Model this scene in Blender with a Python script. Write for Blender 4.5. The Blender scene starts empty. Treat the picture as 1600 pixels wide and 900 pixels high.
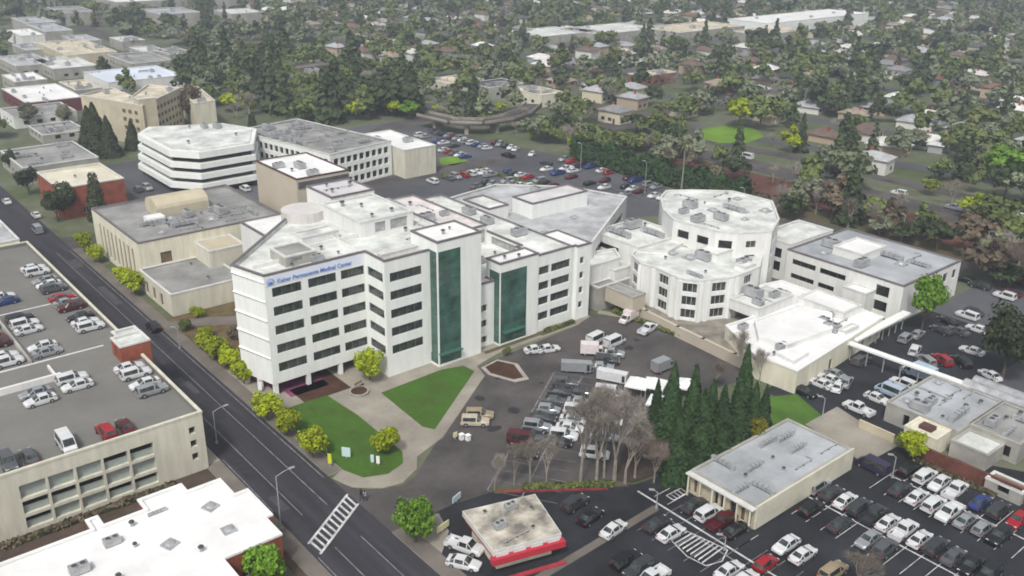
import bpy, math, random
import numpy as np
rnd = random.Random(7)
R = math.radians
sc = bpy.context.scene
# ------------------------------------------------------------------ camera, sky, sun, exposure
# World axes follow the town's street grid: +X runs away to the upper right, +Y away to the upper left, metres.
FOC, PITCH, ROLL, CH = 1460.0, R(22.3), R(0.8), 75.0
CX, CY, HEAD = -58.7, -132.2, R(50)
cam = bpy.data.cameras.new('camera'); cam.sensor_width = 36; cam.lens = 36 * FOC / 1600
cam.clip_start = 1; cam.clip_end = 6000
co = bpy.data.objects.new('camera', cam); sc.collection.objects.link(co)
from mathutils import Matrix, Vector
co.matrix_world = Matrix.Translation((CX, CY, CH)) @ Matrix.Rotation(HEAD - R(90), 4, 'Z') @ Matrix.Rotation(R(90) - PITCH, 4, 'X') @ Matrix.Rotation(ROLL, 4, 'Z')
sc.camera = co
w = bpy.data.worlds.new('World'); sc.world = w; w.use_nodes = True
nt = w.node_tree; bg = nt.nodes['Background']
sky = nt.nodes.new('ShaderNodeTexSky'); sky.sky_type = 'NISHITA'; sky.sun_disc = False
SUN_EL, SUN_AZ = R(52), R(215)      # azimuth of the sun in world axes
sky.sun_elevation = SUN_EL; sky.sun_rotation = R(90) - SUN_AZ
sky.air_density = 1.0; sky.dust_density = 4.0; sky.ozone_density = 1.0
hs = nt.nodes.new('ShaderNodeHueSaturation'); hs.inputs['Saturation'].default_value = 0.25
nt.links.new(sky.outputs[0], hs.inputs['Color']); nt.links.new(hs.outputs[0], bg.inputs[0])
bg.inputs[1].default_value = 0.115
sl = bpy.data.lights.new('sun', 'SUN'); sl.energy = 1.7; sl.angle = R(8); sl.color = (1, 0.96, 0.9)
so = bpy.data.objects.new('sun', sl); sc.collection.objects.link(so)
so.rotation_euler = (R(90) - SUN_EL, 0, SUN_AZ + R(90))
sc.view_settings.view_transform = 'Standard'; sc.view_settings.look = 'None'
sc.view_settings.exposure = 0.5; sc.view_settings.gamma = 1
sc.cycles.max_bounces = 5; sc.cycles.diffuse_bounces = 3; sc.cycles.glossy_bounces = 2
sc.cycles.transmission_bounces = 2; sc.cycles.volume_bounces = 0; sc.cycles.transparent_max_bounces = 4
sc.cycles.use_denoising = True
sc.cycles.filter_width = 1.8          # soft low-resolution video optics
col = sc.collection

def at(px, py, z=0.0):
    """survey: point of the plane at height z seen at photo pixel (px, py)"""
    u, v = px - 800.0, py - 450.0
    c, s = math.cos(ROLL), math.sin(ROLL)
    uu, vv = c * u - s * v, s * u + c * v
    dx, dy, dz = uu, FOC * math.cos(PITCH) - vv * math.sin(PITCH), -FOC * math.sin(PITCH) - vv * math.cos(PITCH)
    t = (CH - z) / -dz
    x, y = dx * t, dy * t
    h = HEAD - R(90)
    return (CX + x * math.cos(h) - y * math.sin(h), CY + x * math.sin(h) + y * math.cos(h))
def seen(x, y, m=0.1):
    x -= CX; y -= CY; h = HEAD - R(90)
    r = x * math.cos(h) + y * math.sin(h); f = -x * math.sin(h) + y * math.cos(h)
    d = f * math.cos(PITCH) + CH * math.sin(PITCH)
    if d < 10: return False
    px = r / d * FOC; py = (CH * math.cos(PITCH) - f * math.sin(PITCH)) / d * FOC
    return abs(px) < 800 * (1 + m) and py < 450 * (1 + m) and py > -450 * (1 + m) - 30
def dist(x, y): return math.hypot(x - CX, y - CY)

# ------------------------------------------------------------------ materials
def srgb(h):
    if isinstance(h, tuple): return h
    h = h.lstrip('#'); o = []
    for i in (0, 2, 4):
        c = int(h[i:i+2], 16) / 255
        o.append(c / 12.92 if c <= .04045 else ((c + .055) / 1.055) ** 2.4)
    return tuple(o)
MATS = {}
def mat(name, c, rough=.85, n1=None, n2=None, metal=0.0, spec=.3, rand=0.0, dark=.55, tint=None, emit=0):
    """procedural surface: base colour broken by a large blotchy noise n1=(scale, amount) and a fine grain n2"""
    if name in MATS: return MATS[name]
    m = bpy.data.materials.new(name); m.use_nodes = True; t = m.node_tree; p = t.nodes['Principled BSDF']
    c = srgb(c); p.inputs['Roughness'].default_value = rough; p.inputs['Metallic'].default_value = metal
    p.inputs['Specular IOR Level'].default_value = spec
    N = t.nodes; L = t.links
    src = N.new('ShaderNodeRGB'); src.outputs[0].default_value = (*c, 1); out = src.outputs[0]
    if n1 or n2:
        tc = N.new('ShaderNodeTexCoord')
    for k, nn in enumerate((n1, n2)):
        if not nn: continue
        no = N.new('ShaderNodeTexNoise'); no.inputs['Scale'].default_value = nn[0]; no.inputs['Detail'].default_value = 6 if k == 0 else 3
        no.inputs['Roughness'].default_value = .6
        if len(nn) > 2:
            mp = N.new('ShaderNodeMapping'); mp.inputs['Scale'].default_value = nn[2]; L.new(tc.outputs['Object'], mp.inputs[0]); L.new(mp.outputs[0], no.inputs['Vector'])
        else: L.new(tc.outputs['Object'], no.inputs['Vector'])
        rp = N.new('ShaderNodeValToRGB'); rp.color_ramp.elements[0].position = .35; rp.color_ramp.elements[1].position = .68
        L.new(no.outputs['Fac'], rp.inputs[0])
        mx = N.new('ShaderNodeMix'); mx.data_type = 'RGBA'
        d = tint if (tint and k == 0) else tuple(x * (1 - nn[1]) for x in c)
        hgh = tuple(min(.9, x * (1 + nn[1] * .5)) for x in c)
        rp.color_ramp.elements[0].color = (0, 0, 0, 1); rp.color_ramp.elements[1].color = (1, 1, 1, 1)
        if k == 0:
            mx.inputs['A'].default_value = (*(srgb(d) if isinstance(d, str) else d), 1); mx.inputs['B'].default_value = (*hgh, 1)
            L.new(rp.outputs[0], mx.inputs['Factor']); out = mx.outputs['Result']
        else:
            mx.blend_type = 'MULTIPLY'; mx.inputs['Factor'].default_value = 1
            r2 = N.new('ShaderNodeMapRange'); r2.inputs[3].default_value = 1 - nn[1]; r2.inputs[4].default_value = 1 + nn[1] * .4
            L.new(no.outputs['Fac'], r2.inputs[0]); L.new(out, mx.inputs['A']); L.new(r2.outputs[0], mx.inputs['B']); out = mx.outputs['Result']
    if rand:
        oi = N.new('ShaderNodeObjectInfo'); h2 = N.new('ShaderNodeHueSaturation')
        mr = N.new('ShaderNodeMapRange'); mr.inputs[3].default_value = 1 - rand; mr.inputs[4].default_value = 1 + rand
        L.new(oi.outputs['Random'], mr.inputs[0]); L.new(mr.outputs[0], h2.inputs['Value']); L.new(out, h2.inputs['Color']); out = h2.outputs[0]
    L.new(out, p.inputs['Base Color'])
    MATS[name] = m; return m
def leafmat(name, c, var=.45, rand=.25):
    """foliage: shade varies from leaf to leaf and clump to clump"""
    m = bpy.data.materials.new(name); m.use_nodes = True; t = m.node_tree; p = t.nodes['Principled BSDF']; N = t.nodes; L = t.links
    c = srgb(c); p.inputs['Roughness'].default_value = .7; p.inputs['Specular IOR Level'].default_value = .2
    tc = N.new('ShaderNodeTexCoord'); n = N.new('ShaderNodeTexNoise'); n.inputs['Scale'].default_value = .9; n.inputs['Detail'].default_value = 4
    L.new(tc.outputs['Object'], n.inputs['Vector'])
    rp = N.new('ShaderNodeValToRGB'); e = rp.color_ramp.elements; e[0].position = .3; e[1].position = .7
    e[0].color = (c[0] * (1 - var), c[1] * (1 - var), c[2] * (1 - var), 1); e[1].color = (c[0] * (1 + var), c[1] * (1 + var * .9), c[2] * (1 + var * .5), 1)
    L.new(n.outputs['Fac'], rp.inputs[0])
    oi = N.new('ShaderNodeObjectInfo'); h2 = N.new('ShaderNodeHueSaturation'); mr = N.new('ShaderNodeMapRange')
    mr.inputs[3].default_value = 1 - rand; mr.inputs[4].default_value = 1 + rand
    L.new(oi.outputs['Random'], mr.inputs[0]); L.new(mr.outputs[0], h2.inputs['Value']); L.new(rp.outputs[0], h2.inputs['Color'])
    L.new(h2.outputs[0], p.inputs['Base Color'])
    MATS[name] = m; return m
white = mat('white_stucco', (.78, .80, .77), .8, (1.6, .07, (.6, .6, .1)), (2.5, .07))
white2 = mat('white_panel', (.71, .71, .69), .8, (1.5, .11, (.6, .6, .1)), (3, .08))
offw = mat('cream_wall', (.68, .65, .52), .85, (1.5, .15, (.6, .6, .1)), (3, .08))
cream = mat('pale_yellow_stucco', (.60, .58, .48), .85, (1.5, .16, (.6, .6, .1)), (3, .08))
tanw = mat('tan_stucco', (.50, .45, .33), .85, (.3, .14), (3, .06))
beige = mat('beige_concrete', (.47, .42, .34), .85, (.12, .1), (3, .05))
greyw = mat('grey_concrete_wall', (.36, .35, .32), .9, (.3, .25), (3, .1))
brick = mat('red_brick', (.30, .085, .05), .9, (.5, .35), (6, .15))
brown = mat('brown_trim', (.10, .05, .045), .8, (.6, .2))
trimd = mat('dark_parapet_cap', (.16, .14, .15), .7, (.6, .2))
trimw = mat('pale_parapet_cap', (.6, .6, .58), .7, (.6, .15))
rf_white = mat('white_membrane_roof', (.78, .78, .77), .6, (.12, .15), (.9, .08))
rf_dirty = mat('stained_white_roof', (.66, .68, .65), .8, (.22, .36), (1.2, .16))
rf_grey = mat('grey_gravel_roof', (.40, .42, .44), .9, (.12, .3), (1.6, .14))
rf_mid = mat('weathered_grey_roof', (.30, .30, .29), .9, (.14, .35), (1.4, .15))
rf_blue = mat('blue_grey_roof', (.46, .47, .48), .85, (.2, .34), (1.2, .2))
rf_cream = mat('cream_gravel_roof', (.60, .54, .42), .9, (.2, .35), (1.5, .12))
rf_dark = mat('dark_tar_roof', (.12, .12, .125), .9, (.2, .3), (1.5, .2))
glassd = mat('dark_window_glass', (.045, .056, .052), .1, (.9, .8), spec=.7)
glassb = mat('black_glass', (.008, .009, .01), .12, spec=.5)
glassg = mat('green_curtain_glass', (.06, .135, .108), .1, (.25, .6, (1, 1, 1.6)), spec=.6)
frame = mat('window_frame', (.12, .13, .12), .6)
framew = mat('pale_window_frame', (.5, .5, .48), .6)
frameg = mat('green_mullion', (.04, .12, .09), .5)
metal = mat('galvanised_metal', (.42, .43, .44), .5, (.7, .3), metal=.3)
metald = mat('dark_metal', (.07, .07, .075), .5, (.7, .3))
asph = mat('fresh_asphalt', (.046, .044, .053), .9, (.55, .35, (1, .045, 1)), (1.2, .3))
asph2 = mat('lot_asphalt', (.027, .029, .035), .88, (.12, .5), (1.2, .3))
asph3 = mat('worn_asphalt', (.094, .085, .083), .92, (.11, .42), (1.2, .28))
asph4 = mat('grey_lot_asphalt', (.095, .097, .107), .92, (.03, .35), (1.0, .2))
deckm = mat('garage_deck_concrete', (.175, .172, .158), .9, (.05, .22), (1.0, .12))
conc = mat('concrete_paving', (.30, .275, .23), .9, (.15, .28), (2, .12))
concd = mat('brown_paving', (.17, .15, .13), .9, (.15, .3), (2, .12))
kerb = mat('kerb_stone', (.36, .34, .3), .9, (.4, .25))
paint = mat('road_paint', (.58, .58, .58), .8, (.8, .4), (5, .2))
paintf = mat('faded_road_paint', (.22, .22, .225), .85, (.8, .5), (5, .2))
paintr = mat('red_kerb_paint', (.35, .035, .05), .8, (.5, .3))
lawn = mat('mown_lawn', (.044, .115, .010), .95, (.22, .5), (1.6, .4), tint=(.055, .10, .012))
lawn2 = mat('bright_lawn', (.14, .26, .02), .95, (.1, .3), (2.2, .2))
rough_g = mat('rough_grass', (.085, .085, .035), .95, (.07, .45), (.9, .3), tint=(.10, .075, .05))
mulch = mat('bark_mulch', (.075, .035, .02), .95, (.5, .4), (4, .3))
ivy = mat('brown_creek_bank', (.125, .052, .036), .95, (.12, .5), (.9, .35))
ground_m = mat('suburb_ground', (.135, .14, .10), .95, (.03, .5), (.3, .5), tint=(.075, .10, .035))
tyre = mat('tyre_rubber', (.012, .012, .012), .9)
rim = mat('wheel_rim', (.35, .35, .36), .4, metal=.6)
lampg = mat('headlight_lens', (.7, .7, .68), .2)
lampr = mat('tail_lamp', (.3, .01, .01), .3)
bark = mat('tree_bark', (.10, .078, .058), .95, (1.5, .3))
barkl = mat('pale_bark', (.27, .24, .20), .95, (1.5, .3))
twig = mat('bare_twigs', (.30, .27, .235), .95, (.8, .3), rand=.25)
twigb = mat('reddish_bare_twigs', (.21, .17, .14), .95, (.8, .3), rand=.25)
L_dark = leafmat('dark_evergreen_leaves', (.040, .052, .024))
L_con = leafmat('conifer_needles', (.027, .058, .020))
L_mid = leafmat('olive_leaves', (.105, .128, .040))
L_lime = leafmat('spring_yellow_green_leaves', (.25, .31, .010))
L_green = leafmat('fresh_green_leaves', (.10, .20, .018))
L_brn = leafmat('brown_budding_leaves', (.115, .092, .066))
L_grey = leafmat('grey_budding_leaves', (.15, .155, .105))

# ------------------------------------------------------------------ mesh helpers
class MB:
    def __init__(s): s.v = []; s.f = []; s.m = []
    def face(s, pts, mi=0):
        k = len(s.v); s.v += [tuple(p) for p in pts]; s.f.append(tuple(range(k, k + len(pts)))); s.m.append(mi)
    def box(s, x0, y0, z0, x1, y1, z1, mi=0, bottom=False):
        s.prism([(x0, y0), (x1, y0), (x1, y1), (x0, y1)], z0, z1, mi, bottom=bottom)
    def obox(s, cx, cy, lx, ly, z0, z1, a=0, mi=0):
        c, n = math.cos(a), math.sin(a)
        s.prism([(cx + x * c - y * n, cy + x * n + y * c) for x, y in ((-lx/2, -ly/2), (lx/2, -ly/2), (lx/2, ly/2), (-lx/2, ly/2))], z0, z1, mi)
    def prism(s, poly, z0, z1, mi=0, top=None, bottom=False):
        n = len(poly)
        for i in range(n):
            a, b = poly[i], poly[(i + 1) % n]
            s.face([(a[0], a[1], z0), (b[0], b[1], z0), (b[0], b[1], z1), (a[0], a[1], z1)], mi)
        s.face([(p[0], p[1], z1) for p in poly], mi if top is None else top)
        if bottom: s.face([(p[0], p[1], z0) for p in reversed(poly)], mi)
    def tube(s, p, q, r0, r1, n=6, mi=0, cap=True):
        p, q = Vector(p), Vector(q); d = (q - p)
        if d.length < 1e-6: return
        a = d.orthogonal().normalized(); b = d.normalized().cross(a)
        A = [p + (a * math.cos(t) + b * math.sin(t)) * r0 for t in (2 * math.pi * i / n for i in range(n))]
        B = [q + (a * math.cos(t) + b * math.sin(t)) * r1 for t in (2 * math.pi * i / n for i in range(n))]
        for i in range(n): s.face([A[i], A[(i+1) % n], B[(i+1) % n], B[i]], mi)
        if cap: s.face(B, mi); s.face(list(reversed(A)), mi)
    def mesh(s, name, mats, off=(0, 0, 0)):
        me = bpy.data.meshes.new(name)
        me.from_pydata([(a - off[0], b - off[1], c - off[2]) for a, b, c in s.v], [], s.f)
        for m in mats: me.materials.append(m)
        me.polygons.foreach_set('material_index', s.m); me.update(); return me
    def build(s, name, mats, parent=None):
        if not isinstance(mats, (list, tuple)): mats = [mats]
        off = parent.location if parent is not None else (0, 0, 0)
        o = bpy.data.objects.new(name, s.mesh(name, mats, off)); col.objects.link(o); o.parent = parent; return o
def tag(o, label=None, cat=None, group=None, kind=None):
    if label: o['label'] = label
    if cat: o['category'] = cat
    if group: o['group'] = group
    if kind: o['kind'] = kind
    return o
def root(name, label, cat, loc, rz=0, group=None, s=1):
    o = bpy.data.objects.new(name, None); o.empty_display_size = .3; col.objects.link(o); o.location = loc; o.rotation_euler = (0, 0, rz)
    o.scale = (s, s, s) if not isinstance(s, tuple) else s
    return tag(o, label, cat, group)
def child(name, me, parent, loc=(0, 0, 0), rz=0, paintm=None, s=None):
    o = bpy.data.objects.new(name, me); col.objects.link(o); o.parent = parent; o.location = loc; o.rotation_euler = (0, 0, rz)
    if s: o.scale = s
    if paintm: o.material_slots[0].link = 'OBJECT'; o.material_slots[0].material = paintm
    return o
def sheet(name, poly, z, m, kind='structure', label=None, cat=None, thick=0, side=None):
    b = MB()
    if thick: b.prism(poly, z - thick, z, 1 if side else 0, top=0)
    else: b.face([(p[0], p[1], z) for p in poly])
    o = b.build(name, [m, side] if side else [m]); return tag(o, label, cat, kind=kind)
def rect(x0, y0, x1, y1): return [(x0, y0), (x1, y0), (x1, y1), (x0, y1)]
def area(p): return sum(p[i][0] * p[(i+1) % len(p)][1] - p[(i+1) % len(p)][0] * p[i][1] for i in range(len(p))) / 2
def inset(poly, d):
    n = len(poly); o = []
    for i in range(n):
        p, a, b = Vector(poly[i]), Vector(poly[i-1]), Vector(poly[(i+1) % n])
        e1 = (p - a).normalized(); e2 = (b - p).normalized()
        n1 = Vector((-e1.y, e1.x)); n2 = Vector((-e2.y, e2.x)); m = (n1 + n2)
        k = d / max(.25, 1 + n1.dot(n2)); o.append((p.x + m.x * k, p.y + m.y * k))
    return o
def inside(p, poly):
    x, y = p; r = False; j = len(poly) - 1
    for i in range(len(poly)):
        (xi, yi), (xj, yj) = poly[i], poly[j]
        if (yi > y) != (yj > y) and x < (xj - xi) * (y - yi) / (yj - yi) + xi: r = not r
        j = i
    return r
BLOCK = []          # footprints and lots where nothing is scattered
def keep(poly, m=2.5):
    xs = [p[0] for p in poly]; ys = [p[1] for p in poly]; BLOCK.append((min(xs) - m, min(ys) - m, max(xs) + m, max(ys) + m, poly, m))
def free(x, y, r=0):
    for a, b, c, d, poly, m in BLOCK:
        if a - r < x < c + r and b - r < y < d + r:
            if len(poly) == 4 or inside((x, y), poly): return False
    return True

# ------------------------------------------------------------------ facades and buildings
WC = {}
greenp = mat('pale_grey_green_panel', (.33, .37, .34), .8, (.5, .2), (3, .1))
def window_mesh(wd, h, st):
    k = (round(wd, 2), round(h, 2), st)
    if k in WC: return WC[k]
    b = MB(); t = .09
    g, f, step = {'rib': (glassd, frame, 1.6), 'pair': (glassd, framew, .9), 'blk': (glassb, frame, 2.2), 'grn': (glassg, frameg, 2.3), 'plain': (glassd, frame, 3), 'open': (glassb, frame, 99), 'louv': (metal, greyw, 1.3), 'grnp': (greenp, greenp, 99), 'gar': (glassb, greenp, 99), 'brn': (mats_brn, brown, 9)}[st]
    b.face([(t, 0, t), (wd - t, 0, t), (wd - t, 0, h - t), (t, 0, h - t)], 0)
    for x0, z0, x1, z1 in ((0, 0, wd, t), (0, h - t, wd, h), (0, t, t, h - t), (wd - t, t, wd, h - t)): b.box(x0, -.06, z0, x1, .02, z1, 1, True)
    n = max(1, round(wd / step))
    for i in range(1, n): x = wd * i / n; b.box(x - .035, -.05, t, x + .035, .02, h - t, 1)
    if st == 'gar': b.box(t, -.1, t, wd - t, -.03, h * .52, 1, True)
    if st == 'grn':
        nz = max(2, round(h / 1.7))
        for i in range(1, nz): z = h * i / nz; b.box(t, -.04, z - .03, wd - t, .015, z + .03, 1, True)
    WC[k] = b.mesh('window', [g, f]); return WC[k]
mats_brn = mat('tan_shutter_panel', (.17, .12, .07), .8, (.8, .3))
def facade(W, rt, A, B, z0, z1, ops=(), depth=.28, mi=0, st='rib', wname='window'):
    """a wall from A to B with real openings; each opening gets its own window part set back in the wall"""
    dx, dy = B[0] - A[0], B[1] - A[1]; L = math.hypot(dx, dy); ex, ey = dx / L, dy / L; nx, ny = ey, -ex
    S = sorted({0, L, *[o[0] for o in ops], *[o[1] for o in ops]}); Z = sorted({z0, z1, *[o[2] for o in ops], *[o[3] for o in ops]})
    def P(s, z, d=0): return (A[0] + ex * s - nx * d, A[1] + ey * s - ny * d, z)
    for i in range(len(S) - 1):
        za = None
        for j in range(len(Z) - 1):
            sm, zm = (S[i] + S[i+1]) / 2, (Z[j] + Z[j+1]) / 2
            hole = any(o[0] < sm < o[1] and o[2] < zm < o[3] for o in ops)
            if not hole and za is None: za = Z[j]
            if za is not None and (hole or j == len(Z) - 2):
                zb = Z[j] if hole else Z[j+1]
                W.face([P(S[i], za), P(S[i+1], za), P(S[i+1], zb), P(S[i], zb)], mi); za = None
    for o in ops:
        s0, s1, a, b = o[:4]
        for q in ([P(s0, a), P(s1, a), P(s1, a, depth), P(s0, a, depth)], [P(s0, b, depth), P(s1, b, depth), P(s1, b), P(s0, b)],
                  [P(s0, a), P(s0, a, depth), P(s0, b, depth), P(s0, b)], [P(s1, a, depth), P(s1, a), P(s1, b), P(s1, b, depth)]): W.face(q, mi)
        style = o[4] if len(o) > 4 else st
        me = window_mesh(s1 - s0, b - a, style); p = P(s0, a, depth)
        child(wname, me, rt, (p[0] - rt.location[0], p[1] - rt.location[1], p[2] - rt.location[2]), math.atan2(ey, ex))
def grid_ops(L, z0, floors, fh, ww, gap, sill, h, st='rib', m=None):
    n = max(1, int((L - (m or gap)) / (ww + gap))); st0 = (L - (n * ww + (n - 1) * gap)) / 2
    return [(st0 + i * (ww + gap), st0 + i * (ww + gap) + ww, z0 + k * fh + sill, z0 + k * fh + sill + h, st) for k in range(floors) for i in range(n)]
def block(rt, poly, z0, H, wm, rm, par=.7, ops=None, cap=trimd, st='rib', depth=.28, capw=.3, wname='window', base=True):
    """one volume of a building: walls with openings, roof deck, parapet cap"""
    if area(poly) < 0: poly = poly[::-1]
    W = MB(); n = len(poly); ops = ops or {}
    for i in range(n): facade(W, rt, poly[i], poly[(i+1) % n], z0, H, ops.get(i, ()), depth, 0, st, wname)
    ins = inset(poly, capw)
    for i in range(n):
        a, b = ins[i], ins[(i+1) % n]
        if par: W.face([(b[0], b[1], H - par), (a[0], a[1], H - par), (a[0], a[1], H), (b[0], b[1], H)], 1)
    W.build('wall', [wm, rm], rt)
    Rm = MB(); Rm.face([(p[0], p[1], H - par) for p in (ins if par else poly)]); Rm.build('roof', [rm], rt)
    if par:
        T = MB(); ou = inset(poly, -.08); ii = inset(poly, capw + .05)
        for i in range(n):
            j = (i + 1) % n
            T.face([(ou[i][0], ou[i][1], H + .1), (ou[j][0], ou[j][1], H + .1), (ii[j][0], ii[j][1], H + .1), (ii[i][0], ii[i][1], H + .1)])
            T.face([(ou[i][0], ou[i][1], H - .18), (ou[j][0], ou[j][1], H - .18), (ou[j][0], ou[j][1], H + .1), (ou[i][0], ou[i][1], H + .1)])
            T.face([(ii[j][0], ii[j][1], H - .1), (ii[i][0], ii[i][1], H - .1), (ii[i][0], ii[i][1], H + .1), (ii[j][0], ii[j][1], H + .1)])
        T.build('parapet_cap', [cap], rt)
    keep(poly); return poly
def ac_mesh():
    b = MB(); b.box(-1.3, -.8, .15, 1.3, .8, 1.25, 0); b.box(-1.2, -.7, 0, 1.2, .7, .15, 1); b.tube((-.55, 0, 1.25), (-.55, 0, 1.42), .5, .5, 12, 0); b.tube((-.55, 0, 1.42), (-.55, 0, 1.44), .42, .42, 12, 1)
    b.tube((.6, 0, 1.25), (.6, 0, 1.42), .5, .5, 12, 0); b.tube((.6, 0, 1.42), (.6, 0, 1.44), .42, .42, 12, 1); b.box(1.3, -.5, .3, 1.34, .5, 1.0, 1); return b.mesh('air_conditioner', [metal, metald])
def vent_mesh():
    b = MB(); b.tube((0, 0, 0), (0, 0, .6), .22, .22, 8, 0); b.tube((0, 0, .6), (0, 0, .78), .38, .3, 8, 1); return b.mesh('roof_vent', [metal, metald])
def duct_mesh():
    b = MB(); b.box(-2.6, -.35, .35, 2.6, .35, 1.0, 0, True); b.box(1.9, -.35, 0, 2.6, .35, .35, 0); b.box(-2.6, -.35, 0, -1.9, .35, .35, 0)
    for x in (-1, 0, 1): b.box(x - .03, -.39, .33, x + .03, .39, 1.04, 1)
    return b.mesh('duct', [metal, metald])
def sky_mesh():
    b = MB(); b.box(-.9, -.9, 0, .9, .9, .3, 0)
    for i in range(8):
        a0, a1 = i * math.pi / 4, (i + 1) * math.pi / 4
        for r0, z0, r1, z1 in ((.78, .3, .6, .6), (.6, .6, 0, .72)):
            b.face([(r0 * math.cos(a0), r0 * math.sin(a0), z0), (r0 * math.cos(a1), r0 * math.sin(a1), z0), (r1 * math.cos(a1), r1 * math.sin(a1), z1), (r1 * math.cos(a0), r1 * math.sin(a0), z1)][:4 if r1 else 3] if r1 else [(r0 * math.cos(a0), r0 * math.sin(a0), z0), (r0 * math.cos(a1), r0 * math.sin(a1), z0), (0, 0, z1)], 1)
    return b.mesh('skylight', [metal, metal])
def pipe_mesh():
    b = MB(); b.tube((-3, 0, .3), (3, 0, .3), .09, .09, 6); b.tube((3, 0, .3), (3, 1.6, .3), .09, .09, 6)
    for x in (-2.4, 0, 2.4): b.box(x - .1, -.15, 0, x + .1, .15, .22, 1)
    return b.mesh('pipe', [metal, metald])
PIPE = pipe_mesh()
AC, VENT, DUCT, SKYL = ac_mesh(), vent_mesh(), duct_mesh(), sky_mesh()
def fitout(rt, poly, z, n, seed, kinds='avd', m=1.6, smax=1.4):
    r = random.Random(seed); xs = [p[0] for p in poly]; ys = [p[1] for p in poly]; k = t = 0; got = []
    while k < n and t < n * 40:
        t += 1; x, y = r.uniform(min(xs) + m, max(xs) - m), r.uniform(min(ys) + m, max(ys) - m)
        if not inside((x, y), poly) or any(math.hypot(x - a, y - b) < 2.6 for a, b in got): continue
        if not all(inside((x + dx, y + dy), poly) for dx, dy in ((m, 0), (-m, 0), (0, m), (0, -m))): continue
        q = r.choice(kinds); me = {'a': AC, 'v': VENT, 'd': r.choice((DUCT, PIPE)), 's': SKYL}[q]; s = r.uniform(.7, smax)
        child(me.name.split('.')[0], me, rt, (x - rt.location[0], y - rt.location[1], z - rt.location[2]), r.choice((0, math.pi / 2)), s=(s, s, s)); got.append((x, y)); k += 1
def span(C, A, B, z):
    """grid-aligned rectangle: near corner C, A along +Y, B along +X, photo pixels at height z"""
    c, a, b = at(*C, z), at(*A, z), at(*B, z); return rect(c[0], c[1], b[0], a[1])
def simple(name, label, cat, poly, H, wm, rm, wins=None, fit=(0, 'avd'), par=.6, cap=trimw, seed=1, group=None, depth=.25):
    """a plain flat-roofed building; wins=(floors, floor height, width, gap, sill, height, style, edges)"""
    if area(poly) < 0: poly = poly[::-1]
    cx = sum(p[0] for p in poly) / len(poly); cy = sum(p[1] for p in poly) / len(poly)
    rt = root(name, label, cat, (cx, cy, 0), group=group); ops = {}
    if wins:
        fl, fh, ww, gp, si, hh, st, ed = wins
        for i in ed:
            a, b = poly[i % len(poly)], poly[(i + 1) % len(poly)]; L = math.hypot(b[0] - a[0], b[1] - a[1])
            if L > ww + gp: ops[i % len(poly)] = grid_ops(L, 0, fl, fh, ww, gp, si, hh, st)
    block(rt, poly, 0, H, wm, rm, par, ops, cap, depth=depth)
    if fit[0]: fitout(rt, inset(poly, .5), H - par, fit[0], seed, fit[1])
    return rt

# ------------------------------------------------------------------ ground, roads, lots
sheet('ground', rect(-1500, -1500, 4500, 4500), 0, ground_m)
def road(name, pts, wd, z, m):
    P = [Vector(p) for p in pts]; Ls, Rs = [], []
    for i, p in enumerate(P):
        t = (P[min(i + 1, len(P) - 1)] - P[max(i - 1, 0)]).normalized(); n = Vector((-t.y, t.x)) * wd / 2
        Ls.append(p + n); Rs.append(p - n)
    b = MB()
    for i in range(len(P) - 1): b.face([(*Rs[i], z), (*Rs[i+1], z), (*Ls[i+1], z), (*Ls[i], z)])
    o = b.build(name, [m]); tag(o, kind='structure')
    for i in range(len(P) - 1):
        q = [tuple(Rs[i]), tuple(Rs[i+1]), tuple(Ls[i+1]), tuple(Ls[i])]; xs = [a[0] for a in q]; ys = [a[1] for a in q]
        BLOCK.append((min(xs), min(ys), max(xs), max(ys), q + [q[0]], 0))
    return o
U0, U1 = -16.6, -6.4       # the main street
sheet('road', rect(U0, -140, U1, 700), .04, asph)
sheet('cross_road', rect(-120, 90, U0, 100), .03, asph3); sheet('cross_road', rect(U1, 88.5, 131, 97.5), .06, asph3)
keep(rect(-120, 90, 140, 98), 1); keep(rect(U0 - 2, -140, U1 + 3, 700), 0)
sheet('parking_lot', [(-4.2, -64), (4.5, -69), (25, -120), (110, -120), (75, -96), (63.5, -75), (56, -63.5), (26.2, -58.6), (20, -54.5), (9.5, -47.5), (1, -46), (-4.2, -52)], .025, asph2)
sheet('parking_lot', [(5, -46.5), (9.5, -47.5), (24.5, -58), (47, -45), (73, -51), (84, -52), (73, -30), (62, -12), (57, -14.5), (30, -16.5), (12.5, -31), (4, -37)], .03, asph3)
sheet('parking_lot', rect(63, -75, 118, -53), .035, asph2)
sheet('parking_lot', [(118, -75), (118, -53), (150, -53), (150, -90), (95, -90), (92, -75)], .03, asph4)
sheet('parking_lot', [(57, 30), (98, 30), (112, 28), (141.5, 10), (143, 84), (131, 160), (100, 160), (100, 98), (57, 98)], .03, asph4)
sheet('parking_lot', rect(18, 98, 64, 160), .025, asph4)
sheet('driveway', [(U1, -46.5), (5, -46.5), (12.8, -31.5), (4.5, -37.2), (0.5, -38.6), (-4.2, -36.4), (U1, -32)], .045, asph3)
for r_ in (rect(-4, -120, 63, -40), rect(4, -64, 130, -14), rect(57, 28, 143, 160), rect(18, 98, 64, 160)): keep(r_, 0)
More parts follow.
